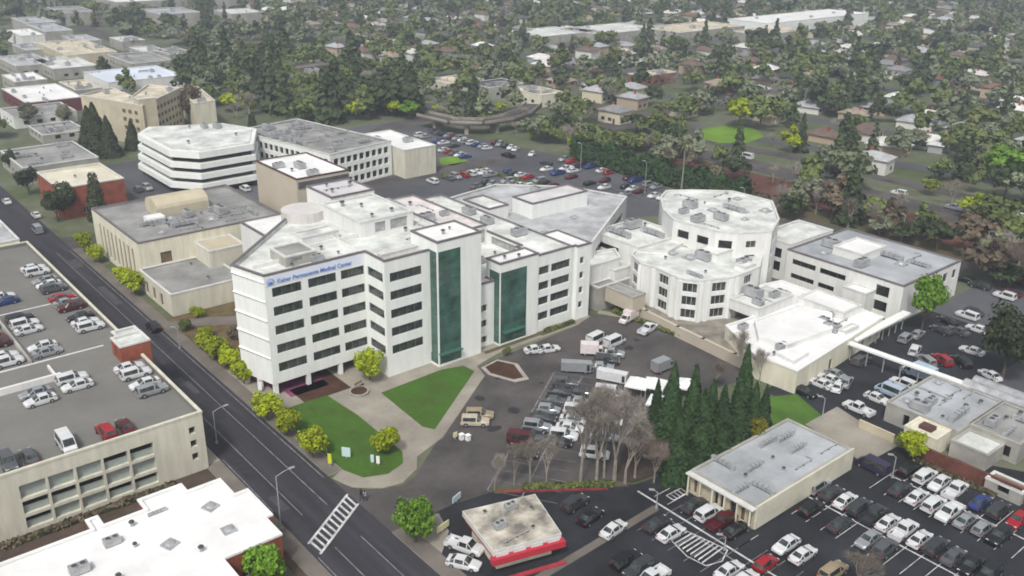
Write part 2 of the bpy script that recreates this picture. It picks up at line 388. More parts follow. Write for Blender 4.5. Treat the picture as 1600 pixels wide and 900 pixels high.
# pavement along the street, corner loop, plaza and paths (a kerb height above the asphalt)
sheet('sidewalk', [(U1, -30), (-4.2, -30), (-4.2, 88), (U1, 88)], .15, concd, thick=.15, side=kerb)
sheet('sidewalk', [(U1, -110), (-4.0, -110), (-4.0, -46.5), (U1, -46.5)], .15, concd, thick=.15, side=kerb)
sheet('sidewalk', [(U0 - 2, -17), (U0, -17), (U0, 88), (U0 - 2, 88)], .14, conc, thick=.14, side=kerb)
sheet('sidewalk', [(U0 - 2.2, -110), (U0, -110), (U0, -17), (U0 - 2.2, -17)], .15, concd, thick=.15, side=kerb)
sheet('plaza', [(-4.2, -30), (-6.2, -31), (-5.2, -34.6), (-2, -37.4), (1, -38), (4.4, -36.4), (6.2, -33.8), (12.3, -31.8), (29.6, -20), (30.8, -16.2), (37, -14.6), (57, -14.4), (61.5, -13), (61.5, -11), (-4.2, 10)], .13, conc, thick=.13, side=kerb)
sheet('lawn', [(12.4, -14.2), (25, -13.6), (29, -14.8), (29.2, -17.6), (12.6, -29.2), (11.6, -27.4)], .17, lawn)
sheet('lawn', [(-3.2, -9.2), (5, -9.4), (5.6, -18), (5.2, -31.4), (3.6, -34), (.4, -35), (-2.8, -33.6), (-4.1, -30), (-4.1, -12)], .17, lawn)
sheet('planting_bed', [(31.6, -17.6), (34.8, -17.0), (36.2, -20), (34.4, -24.6), (32.6, -24.2), (31, -20)], .18, mulch)
sheet('planter_kerb', [(31, -17.2), (35.2, -16.5), (37, -20), (34.8, -25.6), (32.3, -25), (30.4, -20)], .15, kerb, thick=.15)
sheet('lawn', rect(48, -14.0, 57, -12.35), .16, rough_g); sheet('lawn', rect(35, -13.6, 48, -12.6), .165, rough_g)
sheet('planting_strip', rect(-4.1, 9, 14, 36.6), .16, mat('court_planting', (.12, .10, .04), .95, (.35, .6), (2, .3), tint=(.09, .05, .03)))
road('court_drive', [(-6.3, 33), (1, 31), (7, 27), (9, 21), (7, 15)], 4.2, .2, concd)
sheet('flower_bed', rect(1, -9.6, 9.5, 0.2), .15, mulch)
sheet('lawn', [(53, -55.5), (60, -54), (66.4, -57.4), (63.5, -64.0), (56.0, -64), (53.2, -62)], .12, mat('side_lawn', (.07, .15, .02), .95, (.2, .3), (2, .2)))
sheet('dirt', [(-60, -27), (U0 - 2.3, -27), (U0 - 2.3, -17.7), (-60, -17.7)], .06, mat('brown_dirt', (.095, .068, .052), .95, (.2, .4), (1.5, .3)))
sheet('dirt', [(-20, -60), (U0 - 2.3, -60), (U0 - 2.3, -27), (-20, -27)], .055, MATS['brown_dirt'])
sheet('planting_strip', [(9.6, -46.6), (24.4, -56.4), (25, -58.4), (21, -55.2), (9.3, -48.2)], .16, rough_g, thick=.15)
sheet('planting_strip', [(26, -58.2), (57, -63.2), (57, -56.5), (46, -46), (36, -48), (24.5, -56)], .1, mat('leaf_litter', (.07, .055, .042), .95, (.2, .5), (1.5, .3)))
sheet('path', [(59, -64), (68, -64), (64.5, -76.5), (56.2, -76)], .12, conc, thick=.1)
sheet('planting_strip', [(-4, -47), (0.6, -47), (-0.6, -51), (-3.9, -54)], .16, conc, thick=.15)
for p in ([(65, -12), (75, -30), (70, -49), (68.5, -49), (73, -30.5), (63.5, -13)],): sheet('path', p, .1, conc)
tag(sheet('park_lawn', [at(*p) for p in ((1080, 202), (1095, 192), (1130, 187), (1170, 190), (1188, 203), (1160, 214), (1120, 215), (1092, 210))], .13, lawn2, None), kind='structure')
sheet('lawn', [at(*p) for p in ((680, 250), (712, 246), (726, 254), (700, 262), (683, 260))], .06, lawn2)
BLOCK.append((195, 55, 235, 92, rect(195, 55, 235, 92), 0))
# green strip and creek bank behind the hospital, the freeway and its ramps
sheet('creek_bank', [(146, -95), (146, 14), (150, 90), (168, 90), (176, 50), (178, 6), (180, -95)], .03, rough_g)
sheet('creek_bank', [(163, 66), (174, 54), (177.5, 8), (177.5, -95), (162, -95), (158, 6), (158, 50)], .06, ivy)
road('freeway', [(182, -190), (184, -60), (184, 40), (178, 90), (168, 130), (150, 190), (135, 260), (122, 345), (119, 450), (126, 560), (140, 700)], 11, .07, asph3)
road('frontage_road', [(200, -180), (204, -30), (203, 40), (190, 110), (215, 170)], 6.5, .06, asph3)
road('creek_road', [(152, -180), (150, -60), (146, 0)], 7, .05, asph3)
b = MB()
for u in (-13.6, -9.9): b.box(u - .07, -140, .055, u + .07, -44.6, .06); b.box(u - .07, -36, .055, u + .07, 88, .06)
b.box(-7.15, -30, .055, -7.0, 88, .06); b.box(-16.3, -33, .055, -16.15, -17, .06); b.box(-16.3, -140, .055, -16.15, -45, .06)
tag(b.build('road_marking', [paintf]), kind='structure')
pr = random.Random(12); pm = mat('asphalt_patch', (.034, .033, .038), .9, (.8, .3)); pl_ = mat('pale_asphalt_patch', (.075, .072, .076), .9, (.8, .3))
for i in range(26):
    x = pr.choice((-14.8, -11.6, -8.4)) + pr.uniform(-.4, .4); y = pr.uniform(-75, 88); lx, ly = pr.uniform(.5, 1.1), pr.uniform(1, 6)
    if -47 < y < -33: continue
    sheet('road_patch', rect(x - lx, y - ly, x + lx, y + ly), .047 + i * .0002, pr.choice((pm, pl_)))
for i in range(34):
    x, y = pr.uniform(4, 62), pr.uniform(-110, -62) if i % 2 else pr.uniform(-44, -16); n_ = 7; r0 = pr.uniform(.5, 1.8); k_ = pr.uniform(.5, 1.6)
    if i % 2 == 0 and not (x > 14 + (-y - 16) * .2 and x > 20): continue
    sheet('oil_stain', [(x + r0 * k_ * pr.uniform(.6, 1) * math.cos(6.283 * j / n_), y + r0 * pr.uniform(.6, 1) * math.sin(6.283 * j / n_)) for j in range(n_)], .036 + i * .0002 + (.012 if i % 2 == 0 else 0), pm if i % 2 == 0 else pl_ if i % 3 == 0 else mat('oil_stain', (.017, .017, .019), .7))
b = MB()      # ladder crosswalk
c0, c1 = Vector((-15.9, -41.9)), Vector((-6.5, -35.6)); d0, d1 = Vector((-15.7, -44.6)), Vector((-6.5, -38.4))
for p, q in ((c0, c1), (d0, d1)):
    t = (q - p).normalized(); n = Vector((-t.y, t.x)) * .17
    b.face([(*(p - n), .07), (*(q - n), .07), (*(q + n), .07), (*(p + n), .07)])
for i in range(11):
    f0, f1 = (i + .32) / 11, (i + .68) / 11
    b.face([(*d0.lerp(d1, f0), .074), (*d0.lerp(d1, f1), .074), (*c0.lerp(c1, f1), .074), (*c0.lerp(c1, f0), .074)])
tag(b.build('crosswalk', [paint]), kind='structure')
def stalls(u, v0, v1, n, ln, wd=.1, m=paintf, axis='x', z=.055, spine=True, both=True):
    b = MB()
    for i in range(n + 1):
        t = v0 + (v1 - v0) * i / n; a = ln if both else 0
        if axis == 'x': b.box(u - a, t - wd / 2, z, u + ln, t + wd / 2, z + .006)
        else: b.box(t - wd / 2, u - a, z, t + wd / 2, u + ln, z + .006)
    if spine:
        if axis == 'x': b.box(u - .12, v1, z + .006, u + .12, v0, z + .01) if v1 < v0 else b.box(u - .12, v0, z + .006, u + .12, v1, z + .01)
        else: b.box(v0, u - .12, z + .006, v1, u + .12, z + .01)
    return tag(b.build('stall_marking', [m]), kind='structure')
stalls(42.6, -74.3, -112, 17, 5.2, m=paint)
stalls(56.4, -79.8, -108, 13, 5.2, m=paint)
stalls(26, -62.3, -76.5, 6, 4.2, both=False, spine=False, m=paint)
stalls(23.6, -66, -108, 16, 5, m=paintf, both=True)
b = MB(); b.box(25.0, -110, .06, 25.3, -60, .066); tag(b.build('stall_marking', [paint]), kind='structure')
stalls(130, 30, 78, 18, 5, z=.05); stalls(62, 60, 90, 10, 5, z=.05); stalls(-54.6, 66, 84, 7, 5, axis='y', both=False, z=.05)
b = MB()      # hatched islands
hx = [at(*p) for p in ((1060, 838), (1085, 823), (1148, 850), (1140, 868), (1115, 876), (1085, 862))]
for i in range(len(hx)):
    p, q = Vector(hx[i]), Vector(hx[(i + 1) % len(hx)]); t = (q - p).normalized() * .08; n = Vector((-t.y, t.x))
    b.face([(*(p - n), .062), (*(q - n), .062), (*(q + n), .062), (*(p + n), .062)])
for i in range(1, 9):
    f = i / 9; p = Vector(hx[0]).lerp(Vector(hx[4]), f); q = Vector(hx[1]).lerp(Vector(hx[2]), f); n = Vector((.11, .11))
    b.face([(*(p - n), .066), (*(q - n), .066), (*(q + n), .066), (*(p + n), .066)])
hx = [at(*p) for p in ((1050, 768), (1083, 750), (1092, 757), (1062, 775))]
for i in range(4):
    p, q = Vector(hx[i]), Vector(hx[(i + 1) % 4]); t = (q - p).normalized() * .08; n = Vector((-t.y, t.x)); b.face([(*(p - n), .062), (*(q - n), .062), (*(q + n), .062), (*(p + n), .062)])
for i in range(1, 6):
    f = i / 6; p = Vector(hx[0]).lerp(Vector(hx[1]), f); q = Vector(hx[3]).lerp(Vector(hx[2]), f); b.face([(p.x - .06, p.y, .066), (q.x - .06, q.y, .066), (q.x + .06, q.y, .066), (p.x + .06, p.y, .066)])
tag(b.build('hatched_marking', [paint]), kind='structure')
b = MB(); p, q = Vector(at(1035, 787)), Vector(at(850, 905)); t = (q - p).normalized(); n = Vector((-t.y, t.x)) * .6
b.face([(*(p - n), .05), (*(q - n), .05), (*(q + n), .05), (*(p + n), .05)]); tag(b.build('gutter', [concd]), kind='structure')
b = MB(); p, q = Vector((40, -26.3)), Vector((9, -46.8)); t = (q - p).normalized(); n = Vector((-t.y, t.x)) * .12
b.face([(*(p - n), .05), (*(q - n), .05), (*(q + n), .05), (*(p + n), .05)])
for k in (5.0,):
    o2 = Vector((-t.y, t.x)) * -k; 
    o2 = o2 if (p + o2).y < p.y else -o2
    b.face([(*(p + o2 * 1 - n), .05), (*(q + o2 - n), .05), (*(q + o2 + n), .05), (*(p + o2 + n), .05)])
    for i in range(15):
        c = p.lerp(q, i / 14); b.face([(*(c - t * .05), .055), (*(c + o2 * 2 - t * .05), .055), (*(c + o2 * 2 + t * .05), .055), (*(c + t * .05), .055)])
tag(b.build('stall_marking', [paintf]), kind='structure')

# ------------------------------------------------------------------ the hospital
HR = root('hospital', 'large white six-storey hospital with two green glass stair towers and stained white roofs', 'hospital', (-1.8, -4.4, 0))
ZW = [4.15, 7.45, 10.75, 14.05, 17.3]
def rows(spans, zs=ZW, h=1.6, st='rib'): return [(a, b, z, z + h, st) for a, b in spans for z in zs]
main = [(-1.8, -4.4), (16.4, -4.4), (16.4, -10.3), (25.3, -10.3), (34.6, -10.3), (34.6, 22), (18.4, 23.4), (-3.7, 3.2)]
block(HR, main, 2.2, 21.3, white, rf_dirty, .8, {0: rows([(1.2, 6.3), (7.5, 12.6), (13.5, 17.9)]), 1: rows([(.6, 5.3)]), 2: rows([(1.0, 7.3)])}, depth=.18)
b = MB()      # ground floor: recessed under the front, solid further along
b.face([(-1.8, -4.4, 2.2), (-3.7, 3.2, 2.2), (18.4, 23.4, 2.2), (16.4, -4.4, 2.2)]); b.build('soffit', [greyw], HR)
W = MB(); facade(W, HR, (16.4, -4.4), (16.4, -10.3), 0, 2.2); facade(W, HR, (16.4, -10.3), (25.3, -10.3), 0, 2.2); facade(W, HR, (34.6, -10.3), (34.6, 22), 0, 2.2)
W.build('wall', [white], HR)
gfl = [(1.5, .5), (10.5, .5), (11, -1.5), (16.38, -1.5), (16.38, 20), (2, 5)]
W = MB()
plum = mat('magenta_entrance_wall', (.26, .045, .15), .8, (.6, .3))
facade(W, HR, (-1.2, -.8), (11, -.8), 0, 2.2, [(1, 3.6, .1, 1.9, 'blk'), (4.2, 6.6, .1, 1.9, 'blk'), (7.4, 10.4, .1, 1.9, 'blk')]); facade(W, HR, (-2.8, 5), (-1.2, -.8), 0, 2.2); facade(W, HR, (11, -.8), (16.38, -.8), 0, 2.2, [(.4, 4.8, .1, 2, 'blk')])
W.build('entrance_wall', [plum], HR)
b = MB(); b.box(-1.0, -4.0, .13, 7.5, -.9, .16); b.box(.2, -6.4, .13, 7.2, -4.0, .15); b.build('entrance_floor', [mat('magenta_paving', (.20, .05, .12), .85, (.5, .35))], HR)
for x, y in ((-1.3, -4.0), (4.6, -4.0), (10.7, -4.0), (15.9, -4.0), (-3.2, 2.8), (-2.4, -.6)):
    b = MB(); b.box(x - .35, y - .35, .1, x + .35, y + .35, 2.2); b.build('column', [white], HR)
# tower with green curtain glass
block(HR, rect(25.3, -12.6, 34.6, -4.9), 0, 23.2, white, rf_white, .5, {0: [(.25, 4.9, .5, 21.4, 'grn')], 3: [(5.1, 7.5, .5, 21.4, 'grn')]}, depth=.12)
# recess, second glass stair, right wing, end bay
block(HR, rect(34.6, -10.9, 38.9, -6), 0, 12.6, white, rf_white, .4, {0: [(1.0, 2.7, .8, 2.2, 'pair'), (1.0, 2.7, 4.0, 5.4, 'pair'), (1.0, 2.7, 7.0, 8.4, 'pair')]})
block(HR, rect(38.9, -12.5, 48.0, -8.6), 0, 16.2, white, rf_white, .4, {0: [(.25, 6.4, .4, 14.4, 'grn')], 3: [(.9, 3.8, .4, 14.4, 'grn')]}, depth=.12)
R4 = [2.4, 5.5, 8.55, 11.6]
block(HR, [(48.0, -12.3), (56.6, -12.3), (56.6, 30), (49.2, 30), (49.2, -6), (48, -6)], 0, 15.7, white, rf_dirty, .5,
      {0: rows([(.35, 2.9), (3.4, 8.2)], R4, 1.65), 3: [(27, 35, 13.4, 15.0, 'louv')]}, depth=.3)
block(HR, [(56.6, -11.9), (57.8, -11.9), (57.8, -12.6), (61.3, -12.6), (61.3, -3), (56.6, -3)], 0, 15.4, white, rf_white, .4, {2: rows([(.7, 1.8)], R4, 1.4, 'pair'), 3: rows([(1, 2.2), (4, 5.2)], R4, 1.4, 'pair')})
block(HR, rect(34.6, -8.6, 49.2, 4.3), 0, 13.0, white2, rf_dirty, 0)
block(HR, rect(34.6, 4.3, 49.2, 30), 0, 17.0, white2, mat('pinkish_white_roof', (.70, .66, .645), .7, (.15, .2), (1.2, .08)), .5, {0: [(7.5, 14.2, 13.4, 16.2, 'louv')]})
block(HR, rect(20.4, 3.5, 31.5, 17.5), 20.5, 23.4, white2, rf_dirty, .3, {0: [(3, 5.2, 20.9, 22.8, 'louv'), (6.2, 9.8, 20.9, 22.8, 'louv')]}, cap=trimw)
block(HR, rect(3.5, -1.5, 9.0, 4.0), 20.5, 22.3, greyw, rf_mid, .15, {0: [(1, 3, 20.7, 21.8, 'louv')]}, cap=trimw)
block(HR, rect(10.5, 6.0, 17.5, 9.5), 20.5, 22.0, white2, rf_dirty, .2, cap=trimw)
block(HR, rect(17.0, -8.6, 24.2, -7.4), 20.5, 21.7, white2, rf_white, .1, cap=trimw)
block(HR, rect(25.7, 23.0, 35.4, 33.0), 0, 22.3, white2, mat('pale_mauve_roof', (.62, .60, .61), .7, (.2, .2), (1.5, .1)), .3)
block(HR, rect(12.0, 23.5, 25.7, 35.0), 0, 17.0, white2, rf_white, .4)
b = MB(); pts = [(18 + 4.0 * math.cos(a), 20.0 + 4.0 * math.sin(a)) for a in (2 * math.pi * i / 20 for i in range(20))]; b.prism(pts, 15, 22.3); b.build('rotunda', [mat('pinkish_stucco', (.56, .54, .52), .8, (.3, .1))], HR)
for (x0, y0, x1, y1, z, h) in ((-1.0, 1.0, 6.0, 1.25, 20.5, .7), (6, 1.25, 12, 8, 20.5, .5), (9, 4, 20, 4.3, 20.5, .8), (16, -3, 16.3, 12, 20.5, .6)):
    b = MB(); b.obox((x0 + x1) / 2, (y0 + y1) / 2, math.hypot(x1 - x0, y1 - y0), .3, z, z + h, math.atan2(y1 - y0, x1 - x0)); b.build('roof_upstand', [white2], HR)
fitout(HR, [(-.5, -3.4), (15, -3.4), (15, 5), (8, 8)], 20.5, 7, 3, 'avv', 1.2, 1.1); fitout(HR, rect(26, -3.5, 34, 3), 20.5, 3, 4, 'vd', 1)
fitout(HR, rect(18, 17.8, 33, 22), 20.5, 3, 5, 'av', 1); fitout(HR, rect(26, -12, 34, -5.5), 22.7, 2, 6, 'v', 1); fitout(HR, rect(35, -7.5, 48.5, 3.5), 13.0, 7, 8, 'adv', 1.2, 1.1)
fitout(HR, rect(35, 5, 49, 29), 16.5, 8, 9, 'avd', 1.5); fitout(HR, rect(49.8, -6, 56, 29), 15.2, 4, 10, 'av', 1.3); fitout(HR, rect(26.5, 24, 34.6, 32), 22, 4, 11, 'vd', 1)
fitout(HR, rect(21.5, 4.5, 30.5, 16.5), 23.1, 4, 12, 'v', 1.2); fitout(HR, rect(39.5, -12, 47.5, -9), 15.8, 2, 13, 'v', .6, 1.0)
for k in range(5):      # precast ledges on the left flank, one per storey
    z = 20.2 - k * 3.3; b = MB()
    b.face([(-1.8 - .02, -4.4, z - .5), (-1.95, -4.42, z - .1), (-3.95, 3.15, z - .1), (-3.72, 3.2, z - .5)][::-1]); b.face([(-1.95, -4.42, z - .1), (-1.8, -4.4, z + .1), (-3.7, 3.2, z + .1), (-3.95, 3.15, z - .1)][::-1])
    b.face([(-3.95, 3.15, z - .1), (-3.7, 3.2, z + .1), (-3.72, 3.2, z - .5)]); b.face([(-1.95, -4.42, z - .1), (-1.82, -4.4, z - .5), (-1.8, -4.4, z + .1)]); b.build('ledge', [white], HR)
signm = mat('blue_sign_letters', (.17, .25, .55), .5)
def text(body, rt, x, y, z, size, rz, m, name='sign_lettering', sx=1):
    f = bpy.data.curves.new(name, 'FONT'); f.body = body; f.size = size; f.extrude = .04; f.offset = .012; f.materials.append(m)
    o = bpy.data.objects.new(name, f); col.objects.link(o); o.parent = rt
    o.location = (x - rt.location[0], y - rt.location[1], z - rt.location[2]); bpy.context.view_layer.update(); me = bpy.data.meshes.new_from_object(o.evaluated_get(bpy.context.evaluated_depsgraph_get())); q = bpy.data.objects.new(name, me); col.objects.link(q); q.parent = rt; q.location = o.location; q.rotation_euler = (R(90), 0, rz); q.scale = (sx, 1, 1); bpy.data.objects.remove(o); return q
text('Kaiser Permanente Medical Center', HR, .35, -4.46, 19.55, 1.05, 0, signm, sx=.90)
b = MB(); e = (-.75, -4.5, 19.95)
for i in range(7): a0 = math.pi * i / 6; b.tube((e[0] + .42 * math.cos(a0), e[1], e[2] + .42 * math.sin(a0)), (e[0] + .7 * math.cos(a0), e[1], e[2] + .7 * math.sin(a0)), .05, .05, 5)
b.box(-1.35, -4.52, 19.5, -.15, -4.42, 19.6, 0, True)
for dx, r_ in ((-.22, .14), (0, .17), (.22, .14)): b.tube((e[0] + dx, -4.54, 19.9), (e[0] + dx, -4.42, 19.9), r_, r_, 10); b.box(e[0] + dx - .1, -4.52, 19.6, e[0] + dx + .1, -4.43, 19.85)
b.build('emblem', [signm], HR)
b = MB()      # pale blue wash board of the sign band
b.box(-1.6, -4.425, 19.3, 15.8, -4.405, 20.85, 0, True); b.build('sign_band', [mat('pale_blue_sign_band', (.66, .70, .80), .8)], HR)
for x, y, l in ((27.6, -13.6, 4.6), (42, -13.4, 5)):
    b = MB(); b.box(x - l / 2, y, 2.6, x + l / 2, y + 1.0, 2.75, 0, True); b.build('door_canopy', [frameg], HR)
# hospital annexe behind the right wing
A2 = root('hospital_wing', 'grey-roofed hospital wing with a raised white roof room, right behind the main block', 'building', (75, 12, 0))
pl = [(57.2, -6.5), (68.3, -6), (97, 12), (92, 26.4), (79, 38.6), (62, 36), (57.2, 34)]
block(A2, pl, 0, 12.2, white2, rf_blue, .5, {1: [(3, 30, 8, 9.6, 'blk')], 0: rows([(1.5, 4), (6, 8.5)], [2, 5.2, 8.4], 1.4)}, cap=trimw)
block(A2, rect(69.2, 13.7, 85.7, 20.5), 11.7, 15.2, white, mat('pale_mauve_roof', (.6, .6, .6)), .3)
block(A2, rect(60.5, 18, 66, 27), 11.7, 14.6, white2, rf_dirty, .3); fitout(A2, pl, 11.7, 12, 21, 'avds', 2.5)
# patient towers with faceted, bay-fronted walls
T1 = root('patient_tower', 'four-storey white patient tower with faceted bays and a flat grey roof above the drive', 'building', (75, -25, 0))
pf = [at(*p, 10) for p in ((985, 393), (1000, 406), (1022, 411), (1052, 424), (1062, 428), (1095, 431), (1106, 429), (1143, 424), (1152, 421), (1186, 406), (1194, 374), (1102, 352), (1008, 358))]
o = {}
for i, w_ in ((0, 2.6), (2, 2.7), (4, 2.8), (6, 3.0), (8, 2.6)):
    L = math.hypot(pf[i+1][0] - pf[i][0], pf[i+1][1] - pf[i][1]); o[i] = rows([(L / 2 - w_ / 2, L / 2 + w_ / 2)], [2.1, 4.75, 7.4], 1.85, 'pair')
block(T1, pf, 0, 10.0, white2, rf_dirty, .3, o, cap=trimw); fitout(T1, pf, 9.7, 12, 22, 'advs', 2.3, 1.3)
for i in (1, 3, 5, 7):      # projecting piers between the bays
    for p in (pf[i], pf[i+1]): b = MB(); b.obox(p[0], p[1], .7, .7, 0, 9.7, math.atan2(pf[i+1][1] - pf[i][1], pf[i+1][0] - pf[i][0])); b.build('pier', [white], T1)
block(T1, rect(84, -25, 90, -20), 9.5, 11.4, white, rf_white, .2, cap=trimw); block(T1, rect(84, -32, 87.5, -29.5), 9.5, 10.8, white, rf_white, .2, cap=trimw)
T2 = root('patient_tower', 'taller many-sided white patient tower with a broad grey roof beside the hedge', 'building', (98, -12, 0))
pb = [(86, -11.7), (87, -22), (89.5, -25.5), (96, -29), (104, -25), (113.7, -16.3), (113, -5.8), (106, .6), (101, 3.7), (96, 1), (89.5, -5.7)]
block(T2, pb, 0, 14.9, white2, rf_dirty, .35, {0: rows([(1.2, 4.0), (6.0, 8.8)], [11.4, 8.2], 1.7, 'blk'), 1: rows([(.7, 3.4)], [11.4, 8.2], 1.7, 'blk'), 2: rows([(2, 4.2)], [11.6, 8.6, 5.4], 1.5, 'pair'), 3: rows([(2, 5)], [11.6, 8.6, 5.4], 1.5, 'pair')}, cap=trimw)
fitout(T2, pb, 14.55, 16, 23, 'avds', 2.6, 1.2)
K = root('hospital_link_wing', 'low white wing with two dark ribbon windows between hospital block and patient tower', 'building', (80, -5, 0))
block(K, rect(76, -11.5, 90, 2), 0, 10.8, white2, rf_dirty, .4, {3: rows([(2.5, 8)], [4.6, 7.9], 1.2, 'blk')}, cap=trimw)
block(K, rect(64.5, -12, 76, -9.5), 0, 5.0, greyw, rf_mid, .3, cap=trimw); block(K, rect(70, -11, 79, -6), 0, 7.0, white2, rf_dirty, .3, cap=trimw)
fitout(K, rect(76, -11, 90, 2), 10.4, 5, 24, 'avd', 1.4)
block(K, rect(88, -20, 96, -12), 0, 12.6, white2, rf_dirty, .3, {3: [(1, 3.4, 10.6, 11.9, 'blk'), (4.4, 7, 10.6, 11.9, 'blk')]}, cap=trimw); block(K, [(76, -11.5), (80, -16), (88, -14), (88, -8)], 0, 10.4, white2, rf_dirty, .2, cap=trimw)
block(K, [(64.5, -9.5), (73, -9.5), (76, -5), (66, -2)], 0, 8.8, white2, rf_dirty, .3, cap=trimw); block(K, rect(66, -20, 69.5, -12.5), 2.1, 5.2, beige, rf_mid, .2, cap=greyw)
fitout(K, rect(88, -20, 96, -12), 12.3, 5, 27, 'avd', 1.2)
# two-storey wing on the right
B2 = root('clinic_wing', 'two-storey white clinic with dark square windows and a pale grey roof', 'building', (118, -35, 0))
block(B2, rect(107, -52.5, 130, -26), 0, 7.8, white2, rf_grey, .35,
      {3: [(1.5, 7.2, 4.9, 6.1, 'blk'), (8.2, 14.2, 4.9, 6.1, 'blk'), (1.5, 7.2, 1.8, 2.9, 'blk'), (8.2, 12, 1.8, 2.9, 'blk'), (21.0, 23.8, 4.3, 6.5, 'blk'), (21.0, 23.8, 1.2, 3.3, 'blk')],
       0: [(10.5, 12.4, 4.4, 6.4, 'blk'), (10.5, 12.4, 1.2, 3.2, 'blk'), (16, 18, 4.4, 6.4, 'blk'), (16, 18, 1.2, 3.2, 'blk'), (20, 21.6, 4.4, 6.4, 'blk')]})
block(B2, rect(108, -26, 124, -17), 0, 8.6, white2, rf_dirty, .4, {3: [(1.0, 3.2, 4.8, 7, 'blk'), (4.8, 7, 4.8, 7, 'blk'), (1.0, 3.2, 1.8, 4, 'blk'), (4.8, 7, 1.8, 4, 'blk')]}, cap=trimw)
block(B2, rect(113, -40, 122, -33), 7.4, 9.2, white2, rf_white, .2, cap=trimw); block(B2, rect(103.5, -47, 107, -42), 0, 5.2, white2, rf_white, .2, cap=trimw)
fitout(B2, rect(108, -51, 129, -27), 7.45, 9, 25, 'avdss', 2)
# white membrane roofs of the low diagnostic building
D = root('diagnostic_building', 'low sprawling building under bright white membrane roofs beside the parking lot', 'building', (82, -45, 0))
pd = [(66.2, -57), (82.5, -55.5), (98, -54), (98.5, -31), (92.5, -29.8), (86, -36.8), (78, -38.6), (71.5, -38), (65.6, -49)]
block(D, pd, 0, 4.3, offw, rf_white, .3, {0: [(11.5, 12.8, .2, 2.4, 'blk')]}, cap=rf_white)
block(D, [(72, -51), (84, -52), (90, -48), (88, -42), (76, -41), (70.5, -46)], 3.9, 5.2, rf_white, rf_white, .15, cap=rf_white); block(D, rect(91, -50, 97, -40), 3.9, 5.6, white2, rf_white, .2, cap=trimw)
fitout(D, pd, 4.0, 16, 26, 'vdsa', 2, 1.1)
block(D, rect(79, -39.5, 90, -33), 3.9, 6.0, white2, rf_dirty, .2, cap=trimw); block(D, [(68, -55), (73, -54.5), (73.5, -52), (68.5, -51)], 3.9, 4.8, rf_white, rf_white, .1, cap=rf_white); block(D, rect(85, -54, 89.5, -52.6), 3.9, 4.9, rf_white, rf_white, .1, cap=trimw)
fitout(D, rect(79, -39.5, 90, -33), 5.8, 4, 28, 'ad', 1.2)
def canopy(name, label, p, q, wd=1.8, z=3.1, n=8):
    p, q = Vector(p), Vector(q); t = (q - p).normalized(); c = (p + q) / 2; rt = root(name, label, 'canopy', (c.x, c.y, 0)); a = math.atan2(t.y, t.x)
    b = MB(); b.obox(c.x, c.y, (q - p).length, wd, z, z + .35, a); b.build('canopy_roof', [white], rt)
    b = MB(); b.obox(c.x, c.y, (q - p).length - .3, wd - .3, z - .12, z - .003, a); b.build('soffit', [greyw], rt)
    for i in range(n):
        s = p + t * ((q - p).length * (i + .5) / n); b = MB(); b.obox(s.x, s.y, .18, .18, 0, z - .12, a); b.build('post', [metal], rt)
canopy('covered_walkway', 'long straight white covered walkway crossing the right-hand parking lot', (84.8, -54.2), (86.0, -79), 1.3)
canopy('covered_walkway', 'short white covered walkway running to the two-storey clinic door', (86.5, -55.0), (106, -54.6), 1.7)
# ------------------------------------------------------------------ parking garage, lower left
G = root('parking_garage', 'cream parking garage with rooftop parking and a barred open front, at lower left', 'garage', (-45, 30, 0))
gp = rect(-78, -17.6, -18.6, 72)
bays = []
for i in range(5):
    s0 = 35.5 + i * 3.42
    for z, h, s in ((.6, 1.7, 'grnp' if i in (1, 2) else 'gar'), (2.75, 1.9, 'gar' if i < 3 else 'grnp'), (5.05, 1.95, 'gar' if i > 2 else 'grnp')): bays.append((s0, s0 + 3.1, z, z + h, s))
block(G, gp, 0, 9.2, cream, deckm, .75, {0: bays + [(57.3, 58.2, z, z + 1.1, 'blk') for z in (2.0, 4.1, 6.2)]}, cap=cream, depth=.55)
block(G, rect(-78, 72, -20, 90), 0, 10.0, cream, rf_blue, .5, cap=trimw); fitout(G, rect(-50, 74, -22, 89), 9.5, 5, 31, 'av', 2)
b = MB()
for x0, y0, x1, y1, h in ((-44, 5.8, -30.5, 6.3, 1.0), (-31.2, 6.3, -30.9, 11, .5), (-60, 13.6, -22, 13.85, .12), (-60, 36.4, -22, 36.6, .12)): b.box(x0, y0, 8.45, x1, y1, 8.45 + h)
b.build('ramp_wall', [white2], G)
b = MB(); b.box(-33.0, 13.8, 8.45, -32.6, 34, 9.1); b.build('median_kerb', [greyw], G)
b = MB()
for v in np.arange(-6.5, 60, 2.65): b.box(-24.2, v - .05, 8.452, -19.1, v + .05, 8.46)
for v in np.arange(14.5, 45, 2.65): b.box(-32.2, v - .05, 8.452, -27.4, v + .05, 8.46); b.box(-38, v - .05, 8.452, -33.2, v + .05, 8.46)
b.build('stall_line', [paintf], G)
block(G, rect(-21.8, 5.3, -17.2, 9.6), 0, 11.3, brick, rf_dirty, .4, {3: [(1.2, 2.3, 8.6, 10.7, 'blk')]}, cap=trimw); block(G, rect(-20.6, 9.6, -16.9, 13.2), 0, 10.7, brick, rf_dirty, .4, cap=trimw)
